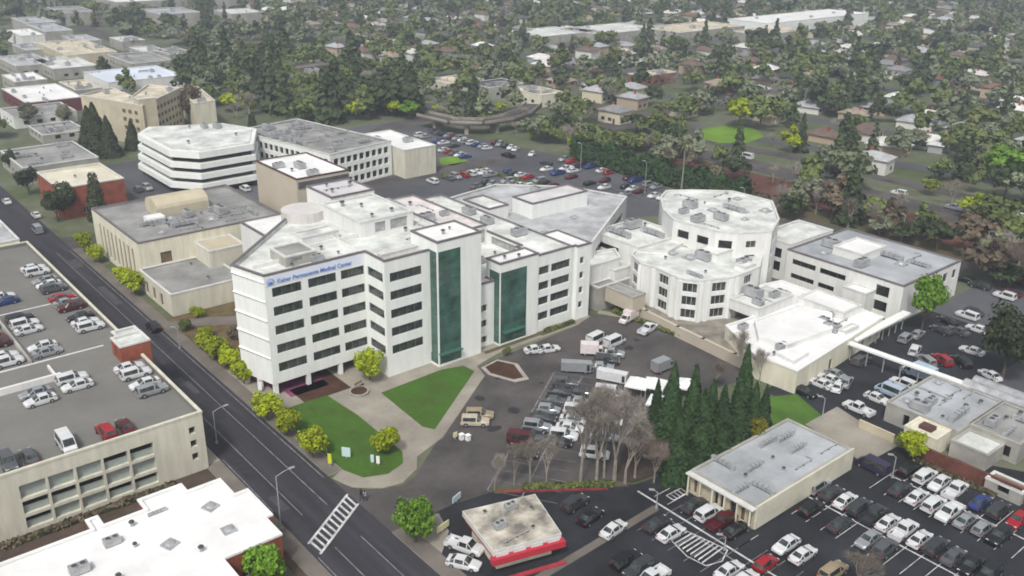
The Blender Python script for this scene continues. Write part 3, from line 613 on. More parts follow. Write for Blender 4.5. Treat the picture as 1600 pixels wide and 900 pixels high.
# ------------------------------------------------------------------ tan theatre-like building and neighbours
TB = root('tan_office_building', 'cream windowless-looking block with rooftop plant and thin brown slots facing the street', 'building', (14, 66, 0))
slots = [(4 + i * 2.6, 5.2 + i * 2.6, 1.0, 7.8, 'brn') for i in range(9)]
block(TB, rect(-2, 54.2, 30, 84), 0, 10.2, offw, rf_mid, .6, {3: slots, 0: [(4.2, 6.6, 4.8, 7.2, 'brn')]})
block(TB, rect(-2.6, 37, 12.5, 54.2), 0, 4.6, cream, rf_mid, .3, {3: [(3, 4.6, .6, 3.2, 'brn'), (7, 8.6, .6, 3.2, 'brn'), (11, 12.6, .6, 3.2, 'brn')]}, cap=trimw); block(TB, rect(9.5, 46.5, 17.5, 54.2), 0, 8.0, cream, tanw, .1, cap=trimw)
b = MB(); pts = []      # vaulted plant room
for i in range(9): a = math.pi * i / 8; pts.append((3.6 * math.cos(a), 1.9 * math.sin(a)))
for i in range(8):
    (y0, z0), (y1, z1) = pts[i], pts[i+1]; b.face([(8, 74 + y0, 11.4 + z0), (20, 74 + y0, 11.4 + z0), (20, 74 + y1, 11.4 + z1), (8, 74 + y1, 11.4 + z1)][::-1])
for x in (8, 20): b.face([(x, 74 + y, 11.4 + z) for y, z in pts] if x == 20 else [(x, 74 + y, 11.4 + z) for y, z in reversed(pts)])
b.box(8, 70.4, 9.6, 20, 77.6, 11.4); b.build('plant_room', [tanw], TB)
fitout(TB, rect(3, 56, 28, 69), 9.6, 20, 41, 'addvs', 1.5); fitout(TB, rect(0, 40, 11, 53), 4.3, 2, 42, 'v', 1)
b = MB(); b.box(4.5, 66, 9.6, 8.2, 69, 11.0); b.build('air_handler', [rf_white], TB)
BT = simple('stair_block', 'tall windowless beige block with a white roof, behind the hospital', 'building', rect(33.4, 52.6, 46.8, 73), 18.0, beige, rf_white, None, (4, 'adv'), cap=brown, seed=43)
b = MB(); b.box(33.8, 52.4, 15.8, 46.6, 52.62, 17.2, 0, True); b.build('louvre_band', [rf_dark], BT)
BK = simple('brick_building', 'square red brick building with a cream flat roof and a cypress by its corner', 'building', rect(-1.5, 112, 14.5, 131.5), 8.2, brick, mat('cream_roof', (.66, .62, .5), .8, (.2, .2)), (1, 3, 1.6, 3.0, .9, 1.6, 'pair', (0, 3)), (2, 'v'), cap=trimw, seed=44)
# banded white office
po = [at(*p, 12) for p in ((208, 226), (258, 250), (305, 252), (390, 236), (394, 212), (340, 205), (225, 214))]
if area(po) < 0: po = po[::-1]
BO = root('banded_office', 'white office with four stacked bands and dark ribbon glazing, canted at its corner', 'building', (*[sum(c) / len(po) for c in zip(*po)], 0)); keep(po)
b = MB(); b.prism(inset(po, .9), 0, 11.6); b.build('glazing', [glassb], BO)
for z0, z1, e in ((10.2, 12.0, 0), (7.4, 8.9, -.3), (4.6, 6.1, -.6), (1.8, 3.3, -.9)):
    b = MB(); b.prism(inset(po, e), z0, z1, 0, bottom=True); b.build('spandrel_band', [white], BO)
b = MB(); b.face([(*p, 12.02) for p in inset(po, .3)]); b.build('roof', [rf_white], BO)
b = MB(); b.prism(inset(po, 1.2), 12.03, 12.25); b.build('roof_curb', [rf_dirty], BO); fitout(BO, inset(po, 3), 12.25, 5, 91, 'va', 2)
# gridded office / garage and the beige block beside it
C3 = at(510, 252, 10); A3 = at(447, 232, 10); B3 = at(605, 227, 10)
ux = (Vector(B3) - Vector(C3)).normalized(); wx = Vector((-ux.y, ux.x)); LB = (Vector(B3) - Vector(C3)).length; LA = 44
pg = [tuple(C3), tuple(B3), tuple(Vector(B3) + wx * LA), tuple(Vector(C3) + wx * LA)]
GO = root('gridded_office', 'white three-storey building with a grid of square dark openings and cluttered roof', 'building', (*(Vector(C3) + ux * 9 + wx * 16), 0))
block(GO, pg, 0, 10.4, white, rf_mid, .6, {0: grid_ops(LB, 0, 3, 3.1, 1.75, .6, .8, 1.9, 'open'), 3: grid_ops(LA, 0, 3, 3.1, 1.8, .7, .8, 1.9, 'open')}, depth=.5, cap=trimw)
fitout(GO, pg, 9.8, 26, 45, 'add', 2)
simple('beige_block', 'plain beige two-storey block with a pale roof beyond the gridded office', 'building', rect(88, 92, 99, 117), 8.6, cream, rf_white, (2, 3.4, 1.4, 6, 1.2, 1.3, 'rib', (3,)), (2, 'av'), seed=46)
# hotel in the distance
q1, q2, q3, q4 = [Vector(at(*p, 13)) for p in ((118, 170), (215, 184), (274, 154), (326, 172))]
H1 = root('hotel', 'sand-coloured six-storey hotel bent in the middle, rows of small balconies, upper left', 'hotel', (*q2, 0))
ph = [tuple(q) for q in (q1, q2, q3, q3 + Vector((-7, 13)), q2 + Vector((3, 18)), q1 + Vector((13, 8)))]
block(H1, ph, 0, 13.6, tanw, rf_cream, .5, {0: [(a_, a_ + 1.7, z, z + 1.3, 'brn') for a_ in (21, 24, 27) for z in (2, 4.7, 7.4, 10.1)], 1: grid_ops((q3 - q2).length, 0, 4, 2.7, 1.9, 1.0, 1.8, 1.3, 'brn')}, cap=trimw); block(H1, rect(q2.x - .5, q2.y + 1, q2.x + 5, q2.y + 6.5), 0, 15.4, tanw, rf_cream, .2, cap=trimw); fitout(H1, ph, 13.1, 5, 47, 'av', 2)
simple('hotel_wing', 'lower cream wing on the right end of the sand-coloured hotel', 'hotel', [at(270, 152, 10), at(296, 176, 10), at(328, 170, 10), at(300, 148, 10)], 10, offw, rf_cream, None, (1, 'a'), seed=48)
# ------------------------------------------------------------------ foreground roofs
B3R = root('white_roof_building', 'white-roofed brick building with a stepped roof edge at the bottom left corner', 'building', (-32, -42, 0))
pw = [(-62, -62), (-27.6, -62), (-27.6, -44.2), (-20.3, -44.2), (-20.3, -40), (-19.4, -40), (-19.4, -33), (-21.2, -33), (-21.2, -28.6), (-25.6, -28.6), (-25.6, -26.6), (-31.2, -26.6), (-31.2, -29.2), (-36.2, -29.2), (-36.2, -26.9), (-37.6, -26.9), (-37.6, -29.2), (-62, -29.2)]
block(B3R, pw, 0, 5.0, brick, rf_white, .25, {0: [(28, 30, 1, 3, 'pair')], 2: [(2, 4.5, 1, 3, 'pair')], 1: [(3, 5, 1, 3, 'pair'), (8, 10, 1, 3, 'pair')]}, cap=rf_white)
for x, y, me, s in ((-24.6, -33.5, SKYL, .9), (-24.8, -39.3, SKYL, .85), (-31.3, -37.6, SKYL, .9), (-36.5, -33.2, AC, .7), (-30.2, -30.6, DUCT, .45), (-38, -40, VENT, 1), (-33.5, -31.2, VENT, 1), (-28.9, -41, VENT, 1), (-41, -36, AC, .8), (-34.6, -35.4, VENT, .8)):
    child(me.name.split('.')[0], me, B3R, (x + 32, y + 42, 4.75), rnd.choice((0, .4)), s=(s, s, s))
mat('faded_red', (.20, .035, .04), .85, (.6, .5))
pk = [at(*p, 3.6) for p in ((782, 862), (888, 830), (845, 770), (732, 800))]
KB = root('drive_in_restaurant', 'small drive-in with a dirty cream roof and a red fascia band in the lot', 'restaurant', (*[sum(c) / 4 for c in zip(*pk)], 0)); keep(pk)
ins = inset(pk, .15)
b = MB(); b.prism(inset(pk, .9), 0, 2.8, 0); b.build('wall', [offw], KB)
W = MB()
block(KB, inset(pk, 1.0), 0, 2.7, offw, rf_cream, 0, {0: [(1, 3, .9, 2.1, 'plain'), (4.5, 7, .9, 2.1, 'plain')]})
b = MB(); b.prism(pk, 2.8, 3.55, 0, bottom=True); b.build('fascia', [trimw], KB)
b = MB(); b.prism(inset(pk, .25), 2.1, 2.8, 0, bottom=True); b.build('red_fascia_band', [mat('red_fascia', (.42, .03, .05), .6)], KB)
b = MB(); b.face([(*p, 3.56) for p in inset(pk, .1)]); b.build('roof', [mat('dirty_cream_roof', (.52, .48, .40), .9, (.35, .6), (2, .15), tint=(.16, .15, .13))], KB)
fitout(KB, inset(pk, .5), 3.56, 6, 51, 'avd', .8, .6)
a, c = Vector(pk[0]), Vector(pk[1]); t = (c - a).normalized(); n = Vector((t.y, -t.x))
b = MB(); m_ = (a + c) / 2 + n * .25; b.obox(m_.x, m_.y, (c - a).length + .6, .9, 1.9, 2.75, math.atan2(t.y, t.x)); b.build('red_awning', [MATS['red_fascia']], KB)
for i in range(4):
    a, c = Vector(pk[0]), Vector(pk[1]); p = a.lerp(c, (i + .5) / 4); child('awning_board', (lambda q: (q.box(-.8, -.25, 0, .8, -.12, .55, 0, True), q.mesh('awning_board', [trimw]))[1])(MB()), KB, (p.x - KB.location[0], p.y - KB.location[1], 2.7), math.atan2(c.y - a.y, c.x - a.x))
a, c = Vector(pk[0]), Vector(pk[1]); t = (c - a).normalized(); n = Vector((t.y, -t.x))
sheet('red_kerb', [tuple(a + n * 1.0), tuple(a + n * 1.6), tuple(c + n * 1.6), tuple(c + n * 1.0)][::1], .2, paintr, thick=.2, side=paintr)
sheet('red_kerb', [(9.9, -48.4), (10.1, -48.05), (22.4, -56.9), (22.2, -57.25)], .2, MATS['faded_red'], thick=.2, side=MATS['faded_red'])
OB = root('low_office', 'long single-storey office with a pale grey gravel roof and tan columns, by the conifers', 'building', (41.5, -70, 0))
block(OB, rect(30.6, -75.4, 52.8, -64.6), 0, 3.6, tanw, rf_grey, .15, {3: [(.7, 1.2, .4, 3.0, 'brn'), (1.5, 2, .4, 3.0, 'brn'), (4.2, 4.8, .4, 3.0, 'blk'), (5.2, 5.8, .4, 3.0, 'blk'), (6.8, 7.8, .2, 2.8, 'plain'), (8.6, 9.2, .4, 3.0, 'brn'), (9.7, 10.3, .4, 3.0, 'brn')], 0: [(4, 6, .9, 2.2, 'pair'), (10, 12, .9, 2.2, 'pair')][:0]}, cap=greyw)
b = MB(); b.box(29.6, -75.6, 3.3, 30.6, -64.4, 3.5, 0, True); b.build('eave', [trimw], OB)
b = MB(); b.box(30.4, -75.75, .3, 53.0, -75.45, 3.78, 0, True); b.build('eave', [mat('cream_eave', (.56, .54, .44), .8, (.4, .15))], OB)
for i in range(6): b = MB(); b.box(29.75, -75.2 + i * 2.05, 0, 29.95, -75.0 + i * 2.05, 3.3); b.build('column', [offw], OB)
fitout(OB, rect(31, -75, 52, -65), 3.45, 12, 52, 'vvvd', 1.3, .75)
# service buildings, right edge
SB = root('service_building', 'grey-roofed service building with tilted vents, under the end of the covered walkway', 'building', (77, -82, 0))
block(SB, rect(70.0, -82.5, 84.5, -71), 0, 3.4, greyw, rf_grey, .2, {3: [(3, 4, .5, 2.5, 'blk'), (6, 7.5, .9, 2.2, 'pair')]}, cap=greyw); block(SB, rect(65.6, -81.5, 70.0, -76.5), 0, 3.2, offw, offw, .1, cap=offw)
block(SB, rect(73.5, -90, 84.5, -82.5), 0, 3.4, greyw, rf_mid, .2, {3: [(2, 3.4, .6, 2.4, 'blk'), (5, 6.4, .6, 2.4, 'blk')]}, cap=greyw); block(SB, rect(68.2, -88, 73.5, -82.5), 0, 2.6, greyw, rf_dirty, .2, cap=greyw)
fitout(SB, rect(70.5, -82, 84, -71.5), 3.2, 16, 53, 'avsdd', 1.2, 1.1); fitout(SB, rect(74, -89.5, 84, -83), 3.2, 10, 56, 'avd', 1.2, 1.1); b = MB(); b.box(66.8, -80, 3.15, 68.4, -78, 3.7); b.build('roof_hatch', [brown], SB)
for k, x in enumerate((86.3, 88.6)):
    b = MB(); pts = [(1.1 * math.cos(math.pi * i / 8), 1.1 * math.sin(math.pi * i / 8)) for i in range(9)]; y0, y1 = (-75.5, -86) if k == 0 else (-76, -88)
    for i in range(8): b.face([(x + pts[i][0], y0, 3 + pts[i][1]), (x + pts[i+1][0], y0, 3 + pts[i+1][1]), (x + pts[i+1][0], y1, 3 + pts[i+1][1]), (x + pts[i][0], y1, 3 + pts[i][1])])
    b.face([(x + p, y0, 3 + q) for p, q in reversed(pts)]); b.face([(x + p, y1, 3 + q) for p, q in pts]); b.box(x - 1.1, y1, 0, x + 1.1, y0, 3); b.build('vaulted_bay', [metal], SB)
simple('garden_shop', 'low brown-roofed building with pale awnings at the right edge', 'building', rect(68.5, -99, 80, -94.8), 2.8, greyw, mat('brown_flat_roof', (.2, .165, .13), .9, (.3, .3)), (1, 3, 1.6, 1, .8, 1.4, 'blk', (3,)), (3, 'av'), seed=54)
simple('shed', 'small tan-roofed shed between service building and garden shop', 'shed', rect(63.4, -95, 66.0, -90), 2.0, greyw, mat('tan_flat_roof', (.30, .26, .21), .9, (.3, .3)), (1, 3, 1.6, 1, .8, 1.4, 'blk', (3,)), (2, 'v'), seed=55)
def wall(name, label, pts, h, m, th=.3, cat='wall'):
    P = [Vector(p) for p in pts]; b = MB()
    for i in range(len(P) - 1):
        a, c = P[i], P[i+1]; d = (c - a); b.obox(*((a + c) / 2), d.length + th * .9, th, 0, h, math.atan2(d.y, d.x)); b.obox(*((a + c) / 2), d.length + th, th + .1, h, h + .1, math.atan2(d.y, d.x))
    o = b.build(name, [m]); tag(o, label, cat); return o
tw = [at(*p) for p in ((972, 472), (1010, 495), (1060, 519), (1100, 537), (1150, 560), (1195, 580))]
wall('retaining_wall', 'long tan retaining wall below the patient tower, curving along the driveway', tw, 2.1, beige, .6)
sheet('terrace', tw + [(76, -45), (84, -37), (78, -13), (66, -11.5)], 1.6, mat('terrace_paving', (.27, .25, .21), .9, (.3, .45), (1.5, .3)), thick=1.6, side=beige)
wall('garden_wall', 'reddish brown fence behind the upper row of the lower right lot', [(64.0, -79), (64.6, -100), (66, -118)], 2.1, mat('red_brown_fence', (.15, .055, .04), .9, (.5, .4)), .3, 'fence')
wall('low_wall', 'tan wall beside the red pickup in the right-hand lot', [(65, -69.8), (65, -75.4)], 1.3, tanw, .3)
# ------------------------------------------------------------------ commercial roofs, upper left and far right
FB = [('flat_roof_store', 'long grey flat roof left of the brick building', (30, 284), (-30, 262), (125, 250), 5, greyw, rf_mid),
 ('store', 'low store with a white roof and a maroon fascia, left edge', (32, 182), (0, 160), (116, 168), 5, mat('maroon_wall', (.12, .03, .04), .85), rf_white),
 ('store', 'pale-walled store behind the maroon one, left edge', (14, 206), (-30, 195), (114, 193), 4, white2, rf_mid),
 ('warehouse', 'wide bluish white warehouse roof behind the hotel', (160, 147), (122, 131), (256, 125), 6, white2, mat('blue_white_roof', (.62, .67, .76), .6, (.1, .15))),
 ('warehouse', 'small pale warehouse in front of the bluish white one', (110, 160), (80, 148), (142, 151), 5, greyw, rf_cream),
 ('store', 'white flat-roofed store at the left edge above the maroon one', (14, 150), (-30, 142), (52, 138), 5, greyw, rf_white),
 ('warehouse', 'cream warehouse with a tan wall in the upper left', (95, 106), (54, 86), (168, 96), 6, tanw, rf_cream),
 ('warehouse', 'cream roof in front of the tan-walled warehouse', (74, 128), (44, 112), (132, 116), 5, greyw, rf_dirty),
 ('warehouse', 'grey mottled roof between the hotel and the tan-walled warehouse', (196, 116), (165, 102), (252, 106), 5, greyw, rf_mid),
 ('warehouse', 'white roof at the left edge near the freeway', (22, 78), (-10, 70), (46, 70), 6, white2, rf_white),
 ('warehouse', 'second white roof along the freeway near the left edge', (60, 70), (30, 60), (96, 64), 6, greyw, rf_grey),
 ('distribution_hall', 'huge pinkish tan roof on the upper left horizon', (190, 12), (120, 3), (285, 5), 8, greyw, mat('pink_tan_roof', (.36, .27, .24), .8)),
 ('distribution_hall', 'long white roof edge below the pinkish tan one on the horizon', (170, 21), (130, 14), (290, 13), 8, greyw, rf_white),
 ('distribution_hall', 'white roof right of the pinkish one on the horizon', (318, 13), (296, 6), (352, 7), 8, greyw, rf_white),
 ('distribution_hall', 'huge bright white hall roof on the horizon at upper right', (1190, 26), (1158, 16), (1360, 6), 9, white, rf_white),
 ('distribution_hall', 'long pale roof just left of the bright white hall', (1050, 44), (1030, 32), (1150, 30), 8, greyw, rf_cream),
 ('school_building', 'pale roof near the top centre right, left of two', (925, 50), (898, 38), (1008, 36), 7, greyw, rf_dirty),
 ('school_building', 'pale roof near the top centre, lowest of three', (836, 56), (818, 44), (910, 42), 7, greyw, rf_dirty),
 ('school_building', 'thin pale roof near the top right, below the bright white hall', (1178, 44), (1160, 35), (1240, 33), 7, greyw, rf_cream),
 ('office_block', 'dark flat roof beside the freeway ramp', (755, 138), (735, 129), (798, 127), 5, greyw, rf_dark),
 ('office_block', 'cream two-storey block behind the freeway ramp', (690, 134), (674, 124), (722, 120), 4, offw, rf_cream),
 ('office_block', 'low pale roof right of the freeway ramp', (838, 148), (800, 136), (866, 140), 5, offw, rf_cream),
 ('office_block', 'white-roofed building with a red-brown wall in the middle suburb', (996, 114), (984, 108), (1040, 104), 5, mat('red_brown_wall', (.2, .09, .06), .85), rf_cream),
 ('office_block', 'dark grey building left of the freeway ramp', (480, 126), (466, 116), (505, 120), 5, rf_dark, rf_mid)]
rr = random.Random(4)
MORE = [((60, 95), (30, 88), (88, 88), 5, rf_white), ((30, 100), (0, 92), (52, 93), 4, rf_grey), ((15, 125), (-25, 112), (60, 112), 5, rf_blue), ((255, 100), (235, 92), (285, 94), 5, rf_mid), ((215, 98), (196, 90), (238, 90), 5, rf_dirty), ((30, 58), (5, 50), (70, 52), 6, rf_grey), ((110, 84), (86, 76), (140, 78), 5, rf_grey),
        ((60, 232), (10, 222), (118, 216), 3, rf_mid), ((240, 38), (215, 30), (300, 32), 8, rf_grey), ((90, 40), (60, 32), (130, 34), 8, rf_mid), ((350, 34), (330, 28), (400, 29), 7, rf_dirty), ((180, 82), (160, 76), (215, 78), 5, rf_dirty)]
for i, (C, A, B_, z, rm) in enumerate(MORE):
    FB.append(('warehouse', ('pale', 'small grey', 'blue-grey', 'weathered', 'stained', 'low grey', 'square grey', 'long dull', 'wide grey', 'dull', 'faint', 'tiny')[i] + ' flat roof ' + ('right of the second freeway roof', 'at the left edge under the freeway roofs', 'left of the small pale warehouse', 'beyond the bluish white warehouse near the trees', 'between bluish white warehouse and freeway', 'at the far left among trees', 'above the tan-walled warehouse', 'between pale-walled store and hotel conifers', 'under the pink tan horizon hall', 'far left under the horizon', 'under the white horizon roof', 'on the freeway side above the cream roofs')[i], C, A, B_, z, greyw, rm))
for i, (n, l, C, A, B_, z, wm, rm) in enumerate(FB):
    p = span(C, A, B_, z); big = abs(p[1][0] - p[0][0]) * abs(p[2][1] - p[1][1]); far = dist(*p[0]) > 500
    simple(n, l, 'building', p, z, wm, rm, None if far else (max(1, z // 4), 3.4, 1.8, 2.6, 1.2, 1.3, 'blk', (0, 3)), (3 if far else 7, 'avd'), seed=60 + i)

# ------------------------------------------------------------------ foliage templates (numpy)
def leaf_quads(C, N, S, rs, elong=1.0):
    """one small quad per centre C, facing N, size S"""
    n = len(C); A = rs.normal(size=(n, 3)); N = N / np.maximum(1e-6, np.linalg.norm(N, axis=1))[:, None]
    A -= (A * N).sum(1)[:, None] * N; A /= np.maximum(1e-6, np.linalg.norm(A, axis=1))[:, None]; B = np.cross(N, A)
    S = S[:, None] / 2; V = np.stack([C - A * S * elong - B * S * .7, C + A * S * elong * .8 - B * S, C + A * S * elong + B * S * .8, C - A * S * elong * .7 + B * S], 1)
    return V.reshape(-1, 3)
def crown_pts(seed, n, rx, rz, cz, clumps, leaf, flat=.0):
    rs = np.random.RandomState(seed); K = rs.normal(size=(clumps, 3)); K /= np.linalg.norm(K, axis=1)[:, None]
    K *= rs.uniform(.25, .8, (clumps, 1)); K[:, 2] = np.where(K[:, 2] < 0, K[:, 2] * (1 - flat), K[:, 2])
    kr = rs.uniform(.24, .42, clumps); i = rs.randint(0, clumps, n); D = rs.normal(size=(n, 3)); D /= np.linalg.norm(D, axis=1)[:, None]
    C = K[i] + D * (kr[i] * rs.uniform(.55, 1.08, n))[:, None]
    N = D + rs.normal(size=(n, 3)) * .55 + np.array([0, 0, .35])
    C = C * np.array([rx, rx, rz]) + np.array([0, 0, cz])
    return leaf_quads(C, N, leaf * rs.uniform(.6, 1.35, n), rs)
def cone_pts(seed, n, R0, h, z0, leaf, power=.85, layers=13, ragged=.25):
    rs = np.random.RandomState(seed); f = rs.uniform(0, 1, n) ** .8; lay = np.floor((1 - f) * layers) / layers
    t = 1 - f; rr = R0 * (1 - (lay * .55 + t * .45)) ** power; a = rs.uniform(0, 2 * np.pi, n)
    ph = rs.uniform(0, 6.28, 8); wob = 1 + ragged * np.sin(a * 3 + ph[0] + lay * 20) * .5 + ragged * rs.normal(size=n) * .45
    q = rs.uniform(.35, 1, n) ** .45; r = rr * q * wob
    C = np.stack([r * np.cos(a), r * np.sin(a), z0 + t * (h - z0) - r * .22], 1)
    N = np.stack([np.cos(a), np.sin(a), np.full(n, .7)], 1) + rs.normal(size=(n, 3)) * .45
    return leaf_quads(C, N, leaf * rs.uniform(.6, 1.3, n) * (.55 + .6 * (1 - t)), rs, 1.4)
def vmesh(name, V, mats, k=4):
    n = len(V) // k; me = bpy.data.meshes.new(name); me.vertices.add(len(V)); me.vertices.foreach_set('co', V.astype(np.float32).ravel())
    me.loops.add(len(V)); me.loops.foreach_set('vertex_index', np.arange(len(V), dtype=np.int32)); me.polygons.add(n)
    me.polygons.foreach_set('loop_start', np.arange(0, len(V), k, dtype=np.int32)); 
    for m in mats: me.materials.append(m)
    me.update(calc_edges=True); me.validate(); return me
def trunk_mesh(seed, h, r, spread, top, limbs=5, mat_=None):
    rs = random.Random(seed); b = MB(); b.tube((0, 0, 0), (.1, .05, h * .35), r, r * .72, 7); b.tube((.1, .05, h * .35), (-.05, .1, h), r * .72, r * .22, 6)
    for i in range(limbs):
        a = i * 2.4 + rs.random(); z = h * rs.uniform(.3, .7); e = (spread * math.cos(a), spread * math.sin(a), min(top, z + rs.uniform(.6, 1.1) * spread))
        b.tube((0, 0, z), e, r * .4, r * .1, 5)
    return b.mesh('trunk', [mat_ or bark])
def bare_parts(seed, h, r, lv=4, twn=900, spread=.5):
    """branching skeleton: limbs as a mesh, twigs as fine slivers"""
    rs = random.Random(seed); limb = MB(); tips = []
    def grow(p, d, ln, rad, k):
        q = p + d * ln; limb.tube(p, q, rad, rad * .66, 5 if k < 2 else 3, cap=False)
        if k >= lv: tips.append((p, q, d)); return
        tips.append((p, q, d)) if k >= lv - 1 else None
        for i in range(3 if k < 2 else 2 + (rs.random() < .4)):
            a = rs.random() * 6.28; o = d.orthogonal().normalized(); o.rotate(__import__('mathutils').Quaternion(d, a))
            nd = (d + o * rs.uniform(spread * .6, spread * 1.3) + Vector((0, 0, .12))).normalized(); grow(q, nd, ln * rs.uniform(.68, .9), rad * .6, k + 1)
    grow(Vector((0, 0, 0)), Vector((rs.uniform(-.06, .06), rs.uniform(-.06, .06), 1)), h * .21, r, 0)
    V = []
    for i in range(twn):
        p, q, d = rs.choice(tips); s = p.lerp(q, rs.random()); o = Vector((rs.gauss(0, 1), rs.gauss(0, 1), rs.gauss(.3, 1))).normalized(); e = s + (d * .7 + o).normalized() * rs.uniform(.5, 1.4) * h / 14
        w_ = Vector((rs.gauss(0, 1), rs.gauss(0, 1), rs.gauss(0, 1))).normalized() * rs.uniform(.012, .03) * h / 12; m_ = s.lerp(e, .55) + w_ * 3
        V += [s - w_, m_ - w_, e, m_ + w_]
    return limb.mesh('trunk', [barkl]), np.array([tuple(v) for v in V])
T = {}      # kind -> list of (trunk mesh, crown point array, default crown material)
NEAR, FAR = {}, {}
for k in range(3):
    NEAR.setdefault('round', []).append((trunk_mesh(k, 4.2, .16, 1.5, 5, 5), vmesh('crown', crown_pts(10 + k, 4200, 3.1, 2.9, 4.0, 34, .38, .1), [L_lime])))
    NEAR.setdefault('oak', []).append((trunk_mesh(20 + k, 6, .35, 3.2, 8, 7), vmesh('crown', crown_pts(30 + k, 5200, 5.2, 4.2, 6.8, 40, .5, .3), [L_mid])))
    NEAR.setdefault('conifer', []).append((trunk_mesh(40 + k, 12, .3, .8, 12, 6), vmesh('crown', cone_pts(50 + k, 8500, 2.8, 14, .5, .46, .8, 24, .24), [L_con])))
    NEAR.setdefault('cypress', []).append((trunk_mesh(60 + k, 7, .2, .3, 7, 2), vmesh('crown', cone_pts(70 + k, 2200, 1.7, 10, .3, .4, .38, 6, .12), [L_dark])))
    a, V = bare_parts(80 + k, 12, .24, 5, 3200, .33); NEAR.setdefault('bare', []).append((a, vmesh('crown', V, [twig])))
    FAR.setdefault('oak', []).append((trunk_mesh(90 + k, 6, .3, 2.2, 8, 3), vmesh('crown', crown_pts(100 + k, 420, (5.0, 4.2, 5.6)[k], (3.8, 4.6, 3.0)[k], (5.8, 6.4, 5.4)[k], (18, 9, 13)[k], 1.05, .2), [L_mid])))
    FAR.setdefault('conifer', []).append((trunk_mesh(110 + k, 12, .3, .8, 12, 2), vmesh('crown', cone_pts(120 + k, 330, 2.9, 15, .8, 1.2, ragged=.4), [L_con])))
    FAR.setdefault('cypress', []).append((trunk_mesh(130 + k, 7, .2, .3, 7, 1), vmesh('crown', cone_pts(140 + k, 160, 1.6, 11, .3, 1.0, .38, 6, .12), [L_dark])))
    a, V = bare_parts(150 + k, 12, .26, 3, 620, .6); V2 = V.reshape(-1, 4, 3); c = V2.mean(1, keepdims=True); V = (c + (V2 - c) * np.array([1.9, 1.9, 1.6])).reshape(-1, 3)
    FAR.setdefault('bare', []).append((a, vmesh('crown', V, [twig])))
TN = {'oak': 'tree', 'round': 'tree', 'conifer': 'conifer', 'cypress': 'cypress', 'bare': 'bare_tree'}
NT = [0]
def tree(kind, x, y, h, label, group=None, m=None, name=None, near=True, wd=1.0):
    lib = (NEAR if near else FAR)[kind]; tr, cr = lib[NT[0] % len(lib)]; NT[0] += 1
    base = {'round': 6.6, 'oak': 10.5, 'conifer': 14, 'cypress': 10, 'bare': 12}[kind]; s = h / base
    t = root(name or TN[kind], label, 'tree', (x, y, 0), rnd.uniform(0, 6.28), group, (s * wd, s * wd, s))
    child('trunk', tr, t); child('crown', cr, t, paintm=m); return t
def tpx(kind, px, py, h, label, m=None, near=True, wd=1.0, name=None, group=None):
    x, y = at(px, py); return tree(kind, x, y, h, label, group, m, name, near, wd)
# street trees and garden trees, base pixel, height
for px, py, h, l in ((424, 668, 5.0, 'round yellow-green street tree nearest the magenta hospital entrance'), (455, 690, 4.6, 'round yellow-green street tree, second before the front lawn'),
                     (497, 724, 5.0, 'round yellow-green street tree between the road and the front lawn, by the yellow sign'), (612, 716, 4.6, 'yellow-green tree at the right end of the front lawn'),
                     (582, 600, 5.6, 'round yellow-green tree in the angle of the hospital front'), (340, 574, 4.2, 'small yellow-green tree at the hospital flank, upper of the row by the street'), (362, 590, 4.4, 'small yellow-green tree, second along the hospital flank'),
                     (386, 612, 4.4, 'small yellow-green tree, third along the hospital flank'), (322, 560, 3.4, 'lowest yellow-green shrub-like tree before the hospital flank'), (312, 512, 2.6, 'tiny yellow-green tree in the court between hospital and cream building'),
                     (132, 412, 4.6, 'yellow-green tree at the far corner of the cream building'), (152, 428, 4.2, 'yellow-green tree, second along the cream building slots'), (213, 478, 5.6, 'tall yellow-green tree before the cream building slots'), (192, 462, 4.0, 'olive tree between the two yellow-green trees at the slotted wall')):
    tpx('round', px, py, h, l, L_lime)
tpx('round', 661, 852, 6.6, 'fresh green tree alone on the corner before the drive-in', L_green, wd=.85)
tpx('round', 432, 926, 6, 'green tree cut by the bottom edge beside the white roof', L_green)
tpx('round', 1428, 700, 4.6, 'small thin yellow-green tree at the top of the lower right lot', L_lime)
tpx('oak', 1441, 500, 11.5, 'green tree growing at the corner of the two-storey clinic', L_green, wd=.62)
tpx('oak', 1568, 575, 13.5, 'big dark green tree at the right edge beside the lot', L_dark, wd=.75)
tpx('oak', 1625, 570, 12.5, 'dark green tree half outside the right edge', L_dark, wd=.8)
tpx('round', 1182, 690, 5.2, 'yellow-olive bush-like tree at the right foot of the conifers', leafmat('olive_yellow_leaves', (.14, .14, .015)))
tpx('round', 795, 556, 1.8, 'low round shrub under the second green glass tower', L_mid)
for i, (px, py, h, w_) in enumerate(((1062, 744, 12.0, 1.0), (1098, 728, 14.5, 1.1), (1128, 716, 14.0, 1.0), (1152, 702, 14.5, 1.0), (1082, 704, 13.5, .95), (1112, 690, 12.5, .9), (1178, 684, 11.5, .95), (1196, 664, 9.0, .9), (1052, 672, 13.5, .9), (1160, 668, 16.5, .75), (1030, 650, 8, .9), (1086, 660, 12, .9))):
    tpx('conifer', px, py, h * .93, ('leftmost tall conifer in front, at the low office corner', 'tallest broad conifer in the middle front of the clump', 'third conifer of the front row, above the office roof', 'fourth conifer of the front row', 'conifer close behind the leftmost one', 'conifer in the second row at mid clump', 'conifer near the right end of the clump', 'shortest conifer at the right end of the clump', 'dark conifer at the back left, beside the white tents', 'slender tallest conifer rising at the back of the clump', 'low dark conifer left of the clump by the tents', 'middle conifer in the back row')[i], wd=w_ * .92, group='conifers behind the low office')
B_ = 'bare trees beside the hospital lot'
